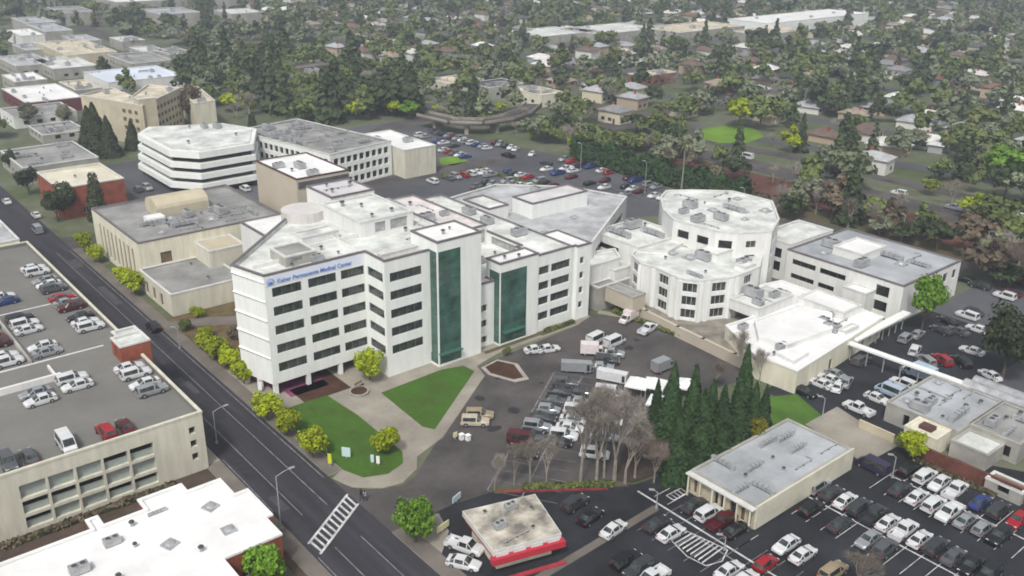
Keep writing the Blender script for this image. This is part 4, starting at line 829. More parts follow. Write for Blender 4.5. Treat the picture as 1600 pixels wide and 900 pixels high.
for px, py, h, l, m, w_ in ((940, 752, 18.5, 'tallest grey bare tree with a thick pale trunk', twig, .85), (952, 742, 16, 'slim pale bare tree between the two tallest', twig, .75), (985, 752, 12, 'grey bare tree at the right of the tall group', twig, 1.0), (968, 748, 17.5, 'grey bare tree just right of the tallest one', twig, .9), (915, 756, 15.5, 'bare tree left of the tallest one, over the lot', twig, .8), (836, 760, 8.5, 'thin bare tree above the red kerb, middle of the small row', twig, .8),
                          (812, 758, 8, 'thin bare tree above the red kerb, left of the small row', twig, .8), (862, 758, 9, 'thin bare tree above the red kerb, right of the small row', twig, .8), (782, 768, 7, 'small bare tree at the driveway mouth', twig, .8), (1000, 742, 9, 'brown bare tree with orange leaves between grey trees and conifers', twigb, 1.1), (1030, 748, 8, 'low brown bare tree left of the first conifer', twigb, 1.0),
                          (1160, 585, 10.5, 'pale bare tree before the white membrane roofs', twig, 1.0), (1190, 590, 8, 'small bare tree right of the pale one, before the white roofs', twig, .9), (1345, 915, 6.5, 'spreading brown bare tree over the beige car at the bottom edge', twigb, 1.4), (1120, 598, 6, 'purple-brown bare tree at the end of the driveway', twigb, 1.2)):
    tpx('bare', px, py, h, l, m, wd=w_, group=B_)
for px, py, h, k, l, m in ((152, 362, 12.5, 'cypress', 'tall columnar cypress before the red brick wall', L_dark), (100, 362, 9.5, 'oak', 'dark tree at the street corner of the brick building', L_dark), (88, 366, 8, 'oak', 'smaller dark tree beside the one at the brick corner', L_dark), (42, 326, 8, 'oak', 'dark tree left of the brick building', L_dark), (150, 262, 17, 'conifer', 'tall dark conifer behind the brick building', L_dark),
                        (138, 250, 14, 'conifer', 'second dark conifer behind the brick building', L_dark), (168, 262, 13, 'conifer', 'third dark conifer, right of the tall pair', L_dark), (204, 250, 10, 'conifer', 'small conifer left of the banded office', L_dark), (290, 208, 14, 'oak', 'brown-green tree at the hotel end', L_brn), (392, 246, 12, 'cypress', 'dark cypress at the right end of the banded office', L_dark),
                        (418, 250, 9, 'cypress', 'short dark cypress between banded and gridded offices', L_dark), (440, 256, 9, 'cypress', 'dark cypress at the gridded office corner', L_dark), (16, 292, 7, 'oak', 'small dark tree at the left edge', L_dark), (40, 222, 9, 'oak', 'grey-green tree before the pale-walled store', L_grey), (95, 214, 7, 'oak', 'grey tree at the right end of the pale-walled store', L_grey)):
    tpx(k, px, py, h, l, m, wd=1.35 if k == 'conifer' else 1.1 if k == 'cypress' else .8)
def palm(px, py, h, label):
    x, y = at(px, py); t = root('palm_tree', label, 'tree', (x, y, 0)); b = MB(); b.tube((0, 0, 0), (.2, 0, h * .5), .28, .2, 7); b.tube((.2, 0, h * .5), (.1, .1, h), .2, .16, 7); b.mesh; o = child('trunk', b.mesh('trunk', [barkl]), t)
    b = MB()
    for i in range(26):
        a = i * 2.399; up = .9 - (i / 26) * 1.5; d = Vector((math.cos(a), math.sin(a), 0)); p = Vector((.1, .1, h)); n = Vector((-d.y, d.x, 0)); v = Vector((0, 0, up))
        for s in range(4):
            q = p + (d * .62 + v * .45); v.z -= .45; b.face([p - n * .22 * (1 - s * .18), q - n * .2 * (1 - s * .2), q + n * .2 * (1 - s * .2), p + n * .22 * (1 - s * .18)]); p = q
    child('crown', b.mesh('crown', [L_mid]), t)
for i, (x, y, h, m) in enumerate(((-1.5, 24, 2.2, L_lime), (2.5, 20, 2.6, L_brn), (11, 30, 3, L_brn), (12.2, 17, 2.4, L_mid), (-2.6, 15, 3.2, L_lime), (1.0, 35.2, 1.8, L_lime), (-3.0, 29.2, 2.2, L_mid))):
    tree('round', x, y, h, ('yellow-green bush in the court, left of the drive bend', 'brown bush inside the bend of the court drive', 'brown bush behind the court drive', 'olive bush against the hospital flank in the court', 'yellow-green bush at the near end of the court', 'yellow-green bush under the cream annexe wall', 'olive bush at the mouth of the court drive')[i], 'bushes in the court beside the hospital', m, 'bush', wd=1.35)
palm(1060, 292, 14, 'tall palm standing over the hedge behind the far parking rows')
# long hedge behind the far parking lot, shrubs
def hedge(name, label, x0, y0, x1, y1, h, n, leaf, m, seed=1):
    rs = np.random.RandomState(seed); L = math.hypot(x1 - x0, y1 - y0); wd = 5.0 if h > 3 else 1.2; e = np.array([(x1 - x0) / L, (y1 - y0) / L]); nn = np.array([-e[1], e[0]])
    s = rs.uniform(0, L, n); t = rs.uniform(-1, 1, n); hh = h * (1 + .13 * np.sin(s * .9) + .1 * np.sin(s * .37 + 2)); z = hh * np.sqrt(np.maximum(0, 1 - t ** 4)) * rs.uniform(.25, 1.02, n) ** .3
    P = np.stack([x0 + e[0] * s + nn[0] * t * wd / 2, y0 + e[1] * s + nn[1] * t * wd / 2, z], 1); N = np.stack([nn[0] * t, nn[1] * t, np.full(n, .7)], 1) + rs.normal(size=(n, 3)) * .5
    rt = root(name, label, 'hedge', (x0, y0, 0)); P -= np.array([x0, y0, 0]); child('crown', vmesh('crown', leaf_quads(P, N, leaf * rs.uniform(.6, 1.3, n), rs), [m]), rt)
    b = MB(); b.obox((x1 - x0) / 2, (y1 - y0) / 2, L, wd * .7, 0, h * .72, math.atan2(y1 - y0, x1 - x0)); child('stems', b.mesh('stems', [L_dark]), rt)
hedge('hedge', 'long tall dark green hedge along the far edge of the parking rows', 144.4, 80, 146.4, 14, 6.6, 7000, .95, L_con)
hedge('hedge', 'rough brown hedge on the creek side behind the long green hedge', 153, 60, 157, -2, 1.6, 2400, .9, L_brn, 2)
hedge('planter_hedge', 'low green hedge strip splitting the far lot, with white cars on both sides', 112.0, 80, 114, 58, .9, 900, .5, L_mid, 3)
hedge('planter_hedge', 'low hedge along the near side of the far lot', 96, 86, 112, 86, .9, 500, .5, L_mid, 4)
hedge('planter_hedge', 'low olive hedge at the foot of the right wing', 49.5, -13.2, 57, -13.0, .7, 260, .3, L_mid, 5)
hedge('planter_hedge', 'reddish low hedge beside the lower right lot fence', 62.6, -80, 62.9, -92, .7, 300, .3, L_brn, 6)
hedge('planter_hedge', 'green hedge above the red kerb, below the thin bare trees', 13.0, -49.6, 23.5, -56.8, .8, 500, .35, L_mid, 7)
hedge('planter_hedge', 'brown-green hedge along the garage foot behind the white roof', -46, -19.2, -24, -19.0, .9, 700, .35, L_brn, 8)
hedge('planter_hedge', 'dark hedge at the foot of the patient tower', 66.5, -14.5, 68.5, -33, .9, 600, .4, L_mid, 9)

# ------------------------------------------------------------------ vehicles
def loft(b, st, glass=None):
    """st: (x, half width, bottom, belt, top, top half width, cabin?)"""
    def ring(s): x, w_, zb, zm, zt, wt = s[:6]; return [(x, -w_ * .94, zb), (x, -w_, (zb + zm) / 2), (x, -w_ * .97, zm), (x, -wt, zt), (x, wt, zt), (x, w_ * .97, zm), (x, w_, (zb + zm) / 2), (x, w_ * .94, zb)]
    Rg = [ring(s) for s in st]
    for i in range(len(st) - 1):
        a, c = Rg[i], Rg[i+1]
        for j in range(7):
            q = [a[j], c[j], c[j+1], a[j+1]]; cab = st[i][6] or st[i+1][6]
            isglass = (j in (2, 4) and cab) or (j == 3 and st[i][6] == 2)
            if isglass and glass is not None:
                cen = Vector([sum(p[k] for p in q) / 4 for k in range(3)]); g = [tuple(Vector(p).lerp(cen, .13)) for p in q]; nrm = (Vector(q[1]) - Vector(q[0])).cross(Vector(q[3]) - Vector(q[0])).normalized() * .012
                nrm = -nrm if nrm.dot(Vector((cen.x * (1 if j == 3 else 0), cen.y, .3 if j == 3 else 0))) < 0 else nrm
                glass.face([tuple(Vector(p) + nrm) for p in g]); b.face(q)
            else: b.face(q)
        b.face([a[7], c[7], c[0], a[0]])
    b.face(Rg[0][::-1]); b.face(Rg[-1])
def carparts(kind):
    b, g = MB(), MB()
    if kind == 'sedan':
        st = [(-2.32, .78, .35, .6, .72, .66, 0), (-2.2, .88, .28, .8, .95, .72, 0), (-1.72, .9, .22, .88, 1.0, .74, 2), (-1.05, .91, .2, .92, 1.4, .58, 1), (.25, .91, .2, .9, 1.42, .6, 2), (1.05, .9, .2, .86, .99, .72, 0), (1.95, .87, .22, .74, .84, .66, 0), (2.3, .74, .32, .56, .64, .56, 0)]; L, wb, wr = 2.3, 1.38, .32
    elif kind == 'hatch':
        st = [(-1.98, .78, .4, .75, .9, .62, 2), (-1.6, .87, .25, .9, 1.42, .58, 1), (.3, .88, .2, .9, 1.5, .6, 2), (1.0, .87, .2, .86, 1.02, .7, 0), (1.75, .84, .22, .76, .84, .64, 0), (2.0, .72, .32, .56, .64, .54, 0)]; L, wb, wr = 2.0, 1.28, .31
    elif kind == 'suv':
        st = [(-2.34, .86, .42, .9, 1.08, .76, 2), (-2.12, .93, .32, 1.02, 1.68, .68, 1), (.35, .95, .28, 1.02, 1.74, .7, 2), (1.1, .94, .28, 1.0, 1.14, .78, 0), (2.1, .92, .3, .9, 1.0, .76, 0), (2.38, .82, .4, .7, .8, .66, 0)]; L, wb, wr = 2.38, 1.42, .38
    elif kind == 'pickup':
        st = [(-.72, .96, .32, 1.08, 1.12, .8, 2), (-.5, .96, .32, 1.08, 1.74, .7, 1), (.75, .96, .3, 1.08, 1.78, .72, 2), (1.45, .95, .3, 1.04, 1.18, .8, 0), (2.45, .93, .32, .96, 1.06, .78, 0), (2.72, .84, .42, .74, .84, .7, 0)]; L, wb, wr = 2.72, 1.75, .4
        b.box(-2.75, -.95, .42, -.72, .95, .62); b.box(-2.75, -.95, .62, -.72, -.86, 1.1); b.box(-2.75, .86, .62, -.72, .95, 1.1); b.box(-2.75, -.86, .62, -2.65, .86, 1.08)
    elif kind == 'van':
        st = [(-2.5, .9, .35, 1.1, 1.9, .78, 2), (-2.4, .96, .3, 1.12, 2.08, .8, 1), (1.15, .97, .28, 1.12, 2.1, .8, 2), (1.95, .95, .3, 1.05, 1.2, .84, 0), (2.45, .88, .35, .8, .95, .74, 0)]; L, wb, wr = 2.5, 1.6, .36
    elif kind == 'box':
        st = [(.9, .98, .4, 1.25, 2.1, .9, 1), (1.7, .98, .4, 1.2, 2.1, .86, 2), (2.35, .97, .4, 1.15, 1.3, .85, 0), (3.1, .9, .45, .95, 1.1, .78, 0)]; L, wb, wr = 3.1, 2.1, .42
        b.box(-3.2, -1.12, .7, .85, 1.12, 2.95, 0, True); b.box(-3.1, -.5, .45, .9, .5, .7, 0, True)
    else:      # trailer
        b.box(-4.2, -1.2, .75, 4.2, 1.2, 3.3, 0, True); b.box(-4.22, -1.22, .7, 4.22, 1.22, .8, 0, True); st = None; L, wb, wr = 4.2, 2.6, .42; g.box(3.0, -1.215, 1.0, 3.8, -1.205, 2.9); g.box(3.0, 1.205, 1.0, 3.8, 1.215, 2.9)
        b.box(4.2, -.08, .55, 5.2, .08, .7, 0, True)
    if st: loft(b, st, g)
    ww = MB(); ww.tube((0, -.11, 0), (0, .11, 0), wr, wr, 14, 0); ww.tube((0, -.125, 0), (0, .125, 0), wr * .6, wr * .6, 10, 1)
    w_ = .84 if kind in ('sedan', 'hatch') else .9
    fr = L - .06
    return dict(body=b.mesh('body', [white]), win=g.mesh('window', [glassd]), wheel=ww.mesh('wheel', [tyre, rim]), wp=[(x, y, wr) for x in (-wb, wb) for y in (-w_, w_)],
                hl=[(fr, y, .66 if kind in ('sedan', 'hatch') else .82) for y in (-.58, .58)] if kind != 'trailer' else [], tl=[(-L + .02 if kind != 'box' else -3.2, y, .82 if kind in ('sedan', 'hatch') else 1.0) for y in (-.66, .66)])
b = MB(); b.box(-.05, -.17, -.07, .03, .17, .07, 0, True); HLM = b.mesh('headlight', [lampg]); b = MB(); b.box(-.04, -.14, -.08, .04, .14, .08, 0, True); TLM = b.mesh('tail_lamp', [lampr])
CARP = {k: carparts(k) for k in ('sedan', 'hatch', 'suv', 'pickup', 'van', 'box', 'trailer')}
PAINT = {}
for n, c, me_ in (('white', (.60, .61, .62), 0), ('silver', (.36, .38, .40), .4), ('grey', (.11, .115, .125), .3), ('dark grey', (.045, .048, .055), .2), ('black', (.012, .013, .016), .1), ('blue', (.025, .05, .19), .2), ('red', (.33, .012, .02), .1), ('maroon', (.10, .015, .02), .2), ('tan', (.36, .28, .18), .2), ('beige', (.50, .45, .35), .1), ('pale blue', (.45, .55, .66), .2), ('purple', (.04, .03, .07), .2), ('pinkish white', (.66, .60, .60), 0)):
    PAINT[n] = mat(n.replace(' ', '_') + '_car_paint', c, .28, (.8, .12), metal=me_, spec=.5)
KN = {'sedan': 'sedan', 'hatch': 'hatchback', 'suv': 'suv', 'pickup': 'pickup', 'van': 'van', 'box': 'box truck', 'trailer': 'trailer'}
CT = {'sedan': 'car', 'hatch': 'car', 'suv': 'car', 'pickup': 'pickup truck', 'van': 'van', 'box': 'truck', 'trailer': 'trailer'}
def car(kind, colr, x, y, rz, where, z=.05, group=None, full=True, name='parked_car', sc_=1):
    if kind in ('box', 'van', 'trailer', 'pickup'): name = {'box': 'box_truck', 'van': 'van', 'trailer': 'trailer', 'pickup': 'pickup_truck'}[kind]
    t = root(name, f'{colr} {KN[kind]} {where}', CT[kind], (x, y, z), rz + rnd.uniform(-.03, .03), group, sc_ * .94); p = CARP[kind]
    child('body', p['body'], t, paintm=PAINT[colr]); child('window', p['win'], t)
    if full:
        for q in p['wp']: child('wheel', p['wheel'], t, q)
        for q in p['hl']: child('headlight', HLM, t, q)
        for q in p['tl']: child('tail_lamp', TLM, t, q)
    return t
ORD = ['first', 'second', 'third', 'fourth', 'fifth', 'sixth', 'seventh', 'eighth', 'ninth', 'tenth', 'eleventh', 'twelfth', 'thirteenth', 'fourteenth', 'fifteenth', 'sixteenth', 'seventeenth', 'eighteenth', 'nineteenth', 'twentieth', 'twenty-first', 'twenty-second']
def row(spec, fixed, axis, rz, where, z=.05, group=None, full=True, flip=.3):
    """spec: 'colour kind@coord' list ordered from the left of the photo; fixed = the row's own coordinate"""
    for i, s in enumerate(spec):
        a, c = s.split('@'); cl, kd = a.rsplit(' ', 1); c = float(c)
        x, y = (fixed, c) if axis == 'y' else (c, fixed)
        car(kd, cl, x, y, rz + (math.pi if rnd.random() < flip else 0), f'{ORD[i]} from the left {where}', z, group, full)
LR = 'cars parked in the lower right lot'
row(['black suv@-81.2', 'white suv@-83.6', 'white sedan@-85.7', 'white pickup@-88', 'blue sedan@-91.5', 'dark grey suv@-93.9', 'red sedan@-96.5'], 59.2, 'y', 0, 'in the topmost row of the lower right lot', group=LR)
row(['dark grey sedan@-82.9', 'white sedan@-85.4', 'white suv@-87.8', 'white pickup@-90', 'silver sedan@-92.2', 'silver hatch@-94.4', 'black suv@-96.6'], 53.6, 'y', 0, 'in the second row of the lower right lot', group=LR)
row(['silver suv@-75.4', 'dark grey sedan@-77.6', 'white sedan@-79.7', 'dark grey suv@-81.8', 'dark grey pickup@-83.9', 'white sedan@-86', 'white pickup@-88.2', 'white sedan@-90.4', 'dark grey suv@-92.5', 'grey sedan@-94.8', 'black sedan@-97', 'black suv@-99.2'], 45.1, 'y', 0, 'in the third row of the lower right lot', group=LR)
row(['black suv@-77.9', 'dark grey sedan@-82.2', 'silver sedan@-86.3', 'grey suv@-88.6', 'white sedan@-99.4'], 39.8, 'y', 0, 'in the fourth row of the lower right lot', group=LR)
row(['white sedan@-80.3', 'white sedan@-82.8', 'tan suv@-87.0'], 30.7, 'y', 0, 'in the short row beside the bottom bare tree', group=LR)
row(['dark grey sedan@-67.2', 'white sedan@-69.6', 'white sedan@-78.9', 'white sedan@-81.1'], 21.1, 'y', 0, 'in the row around the hatched island', group=LR)
car('hatch', 'red', 25.6, -80.9, 0, 'standing between white cars by the hatched island', group=LR)
row(['black suv@-69.8', 'dark grey suv@-71.9', 'white pickup@-74.0'], 12.6, 'y', 0, 'of the trio cut by the bottom edge', group=LR)
row(['dark grey sedan@-67.5', 'white suv@-69.9', 'maroon pickup@-72.1', 'black sedan@-74.4'], 28.2, 'y', 0, 'parked nose-in at the low office front', group=LR)
car('suv', 'dark grey', 15.8, -57.2, .1, 'parked right of the drive-in, nearest the red kerb', group=LR); car('sedan', 'black', 15.4, -60.6, .15, 'parked right of the drive-in, in the middle', group=LR)
car('sedan', 'white', 15.9, -64.4, .15, 'driving along the gutter right of the drive-in', group=LR, name='car')
car('pickup', 'white', -1.2, -55.2, -1.15, 'parked against the left side of the drive-in', group=LR); car('sedan', 'white', -3.2, -57.6, -1.0, 'parked in front of the white pickup, left of the drive-in', group=LR)
car('van', 'purple', 55.6, -77.5, 1.5, 'standing at the corner of the low office, in the lane', group=LR)
RL = 'cars parked in the right-hand lot'
row(['black sedan@67.4', 'white sedan@72.0', 'white sedan@74.6', 'silver sedan@77.0'], -56.9 - 1.2, 'x', R(90), 'of the row under the white membrane roofs', group=RL)
row(['white sedan@73.4', 'silver sedan@76.0'], -60.6, 'x', R(20), 'of the pair by the bright grass corner', group=RL)
row(['white pickup@69.2', 'white sedan@74.9', 'pale blue van@78.6', 'white suv@83.0'], -67, 'x', R(90), 'of the row left of the service building', group=RL)
car('suv', 'grey', 85.2, -57.8, 0, 'parked alone under the covered walkway corner', group=RL); car('box', 'pale blue', 88.0, -66.8, R(85), 'behind the covered walkway, beside the service building', group=RL)
for k, c, x, y, a, l in (('suv', 'silver', 100.5, -57.9, .1, 'by the planted island below the clinic, nearest the walkway'), ('suv', 'white', 96.8, -61.6, .3, 'by the planted island, lowest one'), ('sedan', 'silver', 103.9, -58.3, .1, 'by the planted island, nearest the green tree'), ('sedan', 'black', 114.6, -58.8, 1.3, 'right of the green tree, top of three'),
                      ('sedan', 'dark grey', 109.4, -60.2, 1.4, 'right of the green tree, left of three'), ('sedan', 'grey', 111.6, -62.4, 1.4, 'right of the green tree, lowest of three'), ('sedan', 'white', 115.5, -64.3, 1.6, 'alone in the lane right of the clinic tree'), ('sedan', 'white', 105.1, -68.2, 1.6, 'alone in the lane beside the big dark tree'),
                      ('suv', 'red', 97, -66.7, 1.1, 'above the covered walkway, among grey cars'), ('suv', 'silver', 94.3, -65.0, 1.1, 'left of the red one above the covered walkway'), ('suv', 'black', 99, -69.2, 1.1, 'right of the red one above the covered walkway'), ('sedan', 'white', 98.0, -74.8, 1.2, 'at the foot of the big dark tree')):
    car(k, c, x, y, a, l, group=RL)
GR = 'cars parked on the garage roof'; zg = 8.46
row(['white sedan@55.6', 'white suv@52.9', 'silver sedan@47.6', 'white sedan@45', 'grey suv@42.3', 'red sedan@37.0', 'silver sedan@34.3', 'maroon suv@31.7', 'black sedan@26.4', 'white sedan@23.7', 'white suv@21.1'], -21.7, 'y', 0, 'along the street side of the garage roof', zg, GR)
row(['white sedan@2.4', 'white suv@-.3', 'white sedan@-4.2', 'silver suv@-6.9'], -21.7, 'y', 0, 'on the garage roof past the stair house', zg, GR)
row(['white sedan@44.0', 'blue sedan@41.4', 'black suv@31.5', 'white suv@28.9', 'white sedan@26.2', 'white sedan@18.2', 'silver sedan@15.6'], -29.9, 'y', 0, 'of the inner row on the garage roof', zg, GR)
row(['silver sedan@41.4', 'grey suv@31.5', 'maroon sedan@26.2', 'maroon suv@23.5', 'white sedan@18.2', 'white suv@15.6'], -35.6, 'y', 0, 'of the garage row behind the median', zg, GR)
row(['white suv@3.9', 'white sedan@1.3'], -29.6, 'y', 0, 'of the pair right of the garage ramp wall', zg, GR)
row(['silver sedan@2.6', 'white sedan@0'], -35.0, 'y', 0, 'of the pair below the garage ramp wall', zg, GR)
row(['grey suv@-42.6', 'grey sedan@-40.2', 'white van@-35.6', 'red suv@-30.6', 'maroon sedan@-28.1'], -14.6, 'x', R(90), 'along the open front parapet of the garage roof', zg, GR)
HL_ = 'vehicles in front of the hospital'
for k, c, x, y, a, l in (('sedan', 'white', 42.6, -18.4, R(-20), 'near the second green tower, left of a pair'), ('sedan', 'white', 44.6, -19.6, R(-20), 'near the second green tower, right of a pair'), ('box', 'pinkish white', 65.8, -19.3, R(190), 'parked below the hospital end bay like an ambulance'), ('pickup', 'white', 65.2, -25.0, R(10), 'under the tan retaining wall'),
                      ('van', 'white', 54.3, -22.2, R(5), 'in the driveway, left of two vans'), ('van', 'white', 55.9, -25.2, R(5), 'in the driveway, right of two vans'), ('box', 'pinkish white', 50.2, -25.8, R(-45), 'parked just left of the two white vans'), ('trailer', 'silver', 43.0, -28.6, R(-45), 'at the head of the striped hospital lot'),
                      ('trailer', 'white', 45.4, -35.0, R(-62), 'beside the bare trees, nearest the tents'), ('box', 'silver', 55.6, -37.6, R(0), 'standing alone behind the conifers'), ('sedan', 'dark grey', 35.3, -33.1, R(-52), 'in the striped hospital lot, farthest of the dark ones'), ('sedan', 'grey', 32.6, -34.6, R(-52), 'in the striped hospital lot, second dark one'),
                      ('sedan', 'dark grey', 27.4, -37.5, R(-52), 'in the striped hospital lot, third dark one'), ('suv', 'silver', 25.0, -38.9, R(-52), 'in the striped hospital lot, just above the red van'), ('suv', 'white', 33.2, -39.2, R(-52), 'in the inner row of the striped lot, farthest white one'), ('sedan', 'white', 30.9, -40.8, R(-52), 'in the inner row of the striped lot, second white one'),
                      ('sedan', 'white', 28.7, -42.3, R(-52), 'in the inner row of the striped lot, third white one'), ('sedan', 'silver', 35.6, -37.4, R(-52), 'in the inner row of the striped lot, behind the white ones'), ('van', 'maroon', 20.7, -40.6, R(-52), 'with pale boxes on its roof in the striped lot'), ('suv', 'tan', 20.2, -30.6, R(-40), 'parked by the lawn tip, farther one'),
                      ('suv', 'beige', 18.4, -31.8, R(-40), 'parked by the lawn tip, nearer one'), ('sedan', 'black', 24.6, -44.2, R(-52), 'in the lot behind the thin bare trees'), ('suv', 'white', 65.5, -8.8, R(100), 'behind the hospital end bay'), ('sedan', 'grey', 22.8, -42.6, R(-52), 'in the lot right of the maroon van'),
                      ('suv', 'grey', 38.0, -31.2, R(-52), 'in the striped hospital lot beside the trailer'), ('hatch', 'silver', 30.0, -36.0, R(-52), 'in the striped hospital lot between dark ones'), ('sedan', 'black', 22.6, -39.8, R(-52), 'in the striped hospital lot above the maroon van'), ('hatch', 'dark grey', 38.2, -35.4, R(-52), 'in the inner row of the striped lot, nearest the trailers'),
                      ('suv', 'white', 26.4, -43.4, R(-52), 'in the inner row of the striped lot, fourth white one'), ('sedan', 'silver', 47.2, -30.6, R(-50), 'between pinkish truck and white trailer, left'), ('suv', 'dark grey', 49.6, -29.6, R(-50), 'between pinkish truck and white trailer, right'), ('pickup', 'silver', 52.0, -28.0, R(-50), 'just below the two white vans'),
                      ('van', 'white', 41.2, -38.4, R(-52), 'behind the bare tree tops, left of two'), ('sedan', 'white', 39.0, -41.0, R(-52), 'behind the bare tree tops, right of two'), ('sedan', 'white', 35.0, -44.5, R(-52), 'glimpsed through the bare trees, upper'), ('sedan', 'silver', 31.0, -47.5, R(-52), 'glimpsed through the bare trees, middle'), ('suv', 'white', 26.5, -50.0, R(-52), 'glimpsed through the bare trees, lowest'), ('sedan', 'black', 18.5, -43.4, R(-52), 'in the lot left of the thin bare trees')):
    car(k, c, x, y, a, l, group=HL_, sc_=.66 if k == 'trailer' else .85 if k == 'box' else 1)
FL = 'cars parked in the far lot'; cols = ['white', 'silver', 'white', 'grey', 'dark grey', 'white', 'black', 'blue', 'maroon', 'white', 'red', 'silver']; kd = ['sedan', 'suv', 'sedan', 'hatch', 'sedan', 'suv', 'pickup']
def auto(fixed, axis, a, c, rz, where, occ, seed, step=2.75):
    r = random.Random(seed); t = a; i = 0; d = step if c > a else -step
    while (t - c) * d < 0 and i < 22:
        if r.random() < occ:
            x, y = (fixed, t) if axis == 'y' else (t, fixed); x += r.uniform(-.3, .3)
            car(r.choice(kd), r.choice(cols), x, y, rz + r.choice((0, math.pi)), f'{ORD[i]} from the left {where}', .06, FL, False); i += 1
        t += d
auto(139.6, 'y', 79, 22, 0, 'in the row under the tall hedge', .72, 1); auto(132.6, 'y', 76, 30, 0, 'in the upper double row before the tall hedge', .6, 2); auto(127.3, 'y', 74, 32, 0, 'in the lower double row before the tall hedge', .35, 3)
auto(116.8, 'y', 79, 59, 0, 'behind the low hedge strip of the far lot', .8, 4); auto(109.4, 'y', 79, 58, 0, 'before the low hedge strip of the far lot', .7, 5); auto(103.6, 'y', 74, 57, R(20), 'in the cluster beside the annexe roof', .85, 6); auto(98.4, 'y', 72, 60, R(20), 'in the nearer cluster by the annexe roof', .5, 16)
auto(83.6, 'x', 92, 113, R(90), 'along the lower edge hedge of the far lot', .7, 7); auto(129.4, 'y', 136, 104, 0, 'in the topmost row right of the beige block', .7, 8); auto(122.3, 'y', 134, 108, 0, 'in the second row right of the beige block', .5, 9); auto(116.5, 'y', 112, 98, 0, 'beside the small bright lawn of the far lot', .6, 10)
auto(136, 'y', 110, 88, R(30), 'at the far left end of the hedge lot', .5, 14); auto(109, 'x', 19, 52, R(90), 'between brick building and banded office', .5, 11, 3.0); auto(126, 'x', 19, 25, R(90), 'behind the brick building by the banded office', .8, 15); auto(-60, 'x', 120, 148, R(90), 'on the far right lot below the freeway trees', .5, 12); auto(-79, 'x', 112, 140, R(90), 'at the right edge beyond the dark trees', .5, 17)
for px, py, c, k, a, l in ((242, 531, 'black', 'suv', R(92), 'driving on the street beside the brick stair house'), (8, 340, 'white', 'sedan', R(90), 'driving at the upper left end of the street'), (57, 384, 'silver', 'van', R(90), 'crossing the upper left intersection'), (54, 360, 'white', 'sedan', R(90), 'waiting before the upper left intersection'), (788, 246, 'black', 'pickup', R(95), 'driving across the top of the far lot'), (848, 256, 'dark grey', 'sedan', R(100), 'driving towards the hedge rows'),
                        (1160, 238, 'white', 'van', R(95), 'driving on the freeway above the palm'), (1400, 288, 'white', 'suv', R(95), 'driving on the freeway behind the brown trees'), (1285, 262, 'silver', 'sedan', R(95), 'driving on the freeway right of the round lawn'), (1588, 318, 'white', 'sedan', R(92), 'driving on the freeway at the right edge'), (1505, 420, 'black', 'sedan', R(95), 'driving on the road past the clinic'), (1478, 402, 'white', 'sedan', R(95), 'on the road past the clinic, behind a black car'), (1530, 430, 'dark grey', 'suv', R(95), 'on the road past the clinic, rightmost')):
    x, y = at(px, py); car(k, c, x, y, a, l, .08, 'moving cars', dist(x, y) < 260, 'car')
r = random.Random(77)
for i in range(26):
    t = r.uniform(-60, 330); pts = [(184, -60), (184, 40), (178, 90), (168, 130), (150, 190), (135, 260), (122, 345)]
    for (x0, y0), (x1, y1) in zip(pts, pts[1:]):
        if y0 <= t < y1:
            f = (t - y0) / (y1 - y0); x = x0 + f * (x1 - x0) + r.choice((-5, -2, 2, 5)); 
            if seen(x, t, 0): car(r.choice(kd), r.choice(cols), x, t, math.atan2(y1 - y0, x1 - x0), 'small and far off, moving with the freeway traffic', .09, 'freeway traffic', False, 'car')

# ------------------------------------------------------------------ tents, lamps, signs, people
def tent(x, y, rz, label):
    t = root('canopy_tent', label, 'tent', (x, y, .05), rz, 'white canopy tents by the conifers'); b = MB(); s = 1.8
    for i in range(4):
        c = [(-s, -s), (s, -s), (s, s), (-s, s)]; p, q = c[i], c[(i+1) % 4]; b.face([(*p, 2.3), (*q, 2.3), (0, 0, 3.4)]); b.face([(*p, 2.0), (*q, 2.0), (*q, 2.3), (*p, 2.3)])
    child('canopy_roof', b.mesh('canopy_roof', [white]), t)
    for p in ((-s, -s), (s, -s), (s, s), (-s, s)): b = MB(); b.box(p[0] * .97 - .05, p[1] * .97 - .05, 0, p[0] * .97 + .05, p[1] * .97 + .05, 2.3); child('pole', b.mesh('pole', [metal]), t)
for px, py, l in ((1000, 612, 'white canopy tent left of three, behind the bare trees'), (1026, 612, 'white canopy tent right of the first, beside the dark conifer'), (1034, 640, 'white canopy tent seen through the low conifer'), (1078, 612, 'small white tent glimpsed between two conifers')):
    tent(*at(px, py), .5, l)
def lamp(px, py, h, arm, label, a=0, name='street_lamp'):
    x, y = at(px, py); t = root(name, label, 'street lamp', (x, y, 0)); b = MB(); b.tube((0, 0, 0), (0, 0, h), .1, .06, 8); b.tube((0, 0, 0), (0, 0, .4), .2, .2, 8); child('pole', b.mesh('pole', [metal]), t)
    e = (arm * math.cos(a), arm * math.sin(a), h + .35); b = MB(); b.tube((0, 0, h - .1), (arm * .5 * math.cos(a), arm * .5 * math.sin(a), h + .25), .05, .045, 6); b.tube((arm * .5 * math.cos(a), arm * .5 * math.sin(a), h + .25), e, .045, .04, 6); child('arm', b.mesh('arm', [metal]), t)
    b = MB(); b.obox(e[0], e[1], .75, .3, h + .25, h + .4, a); child('lamp_head', b.mesh('lamp_head', [metal]), t)
lamp(450, 838, 8.2, 2.2, 'tall grey lamp leaning over the street beside the white roof', 0); lamp(346, 706, 5.5, 2.0, 'short street lamp at the corner of the parking garage', 0)
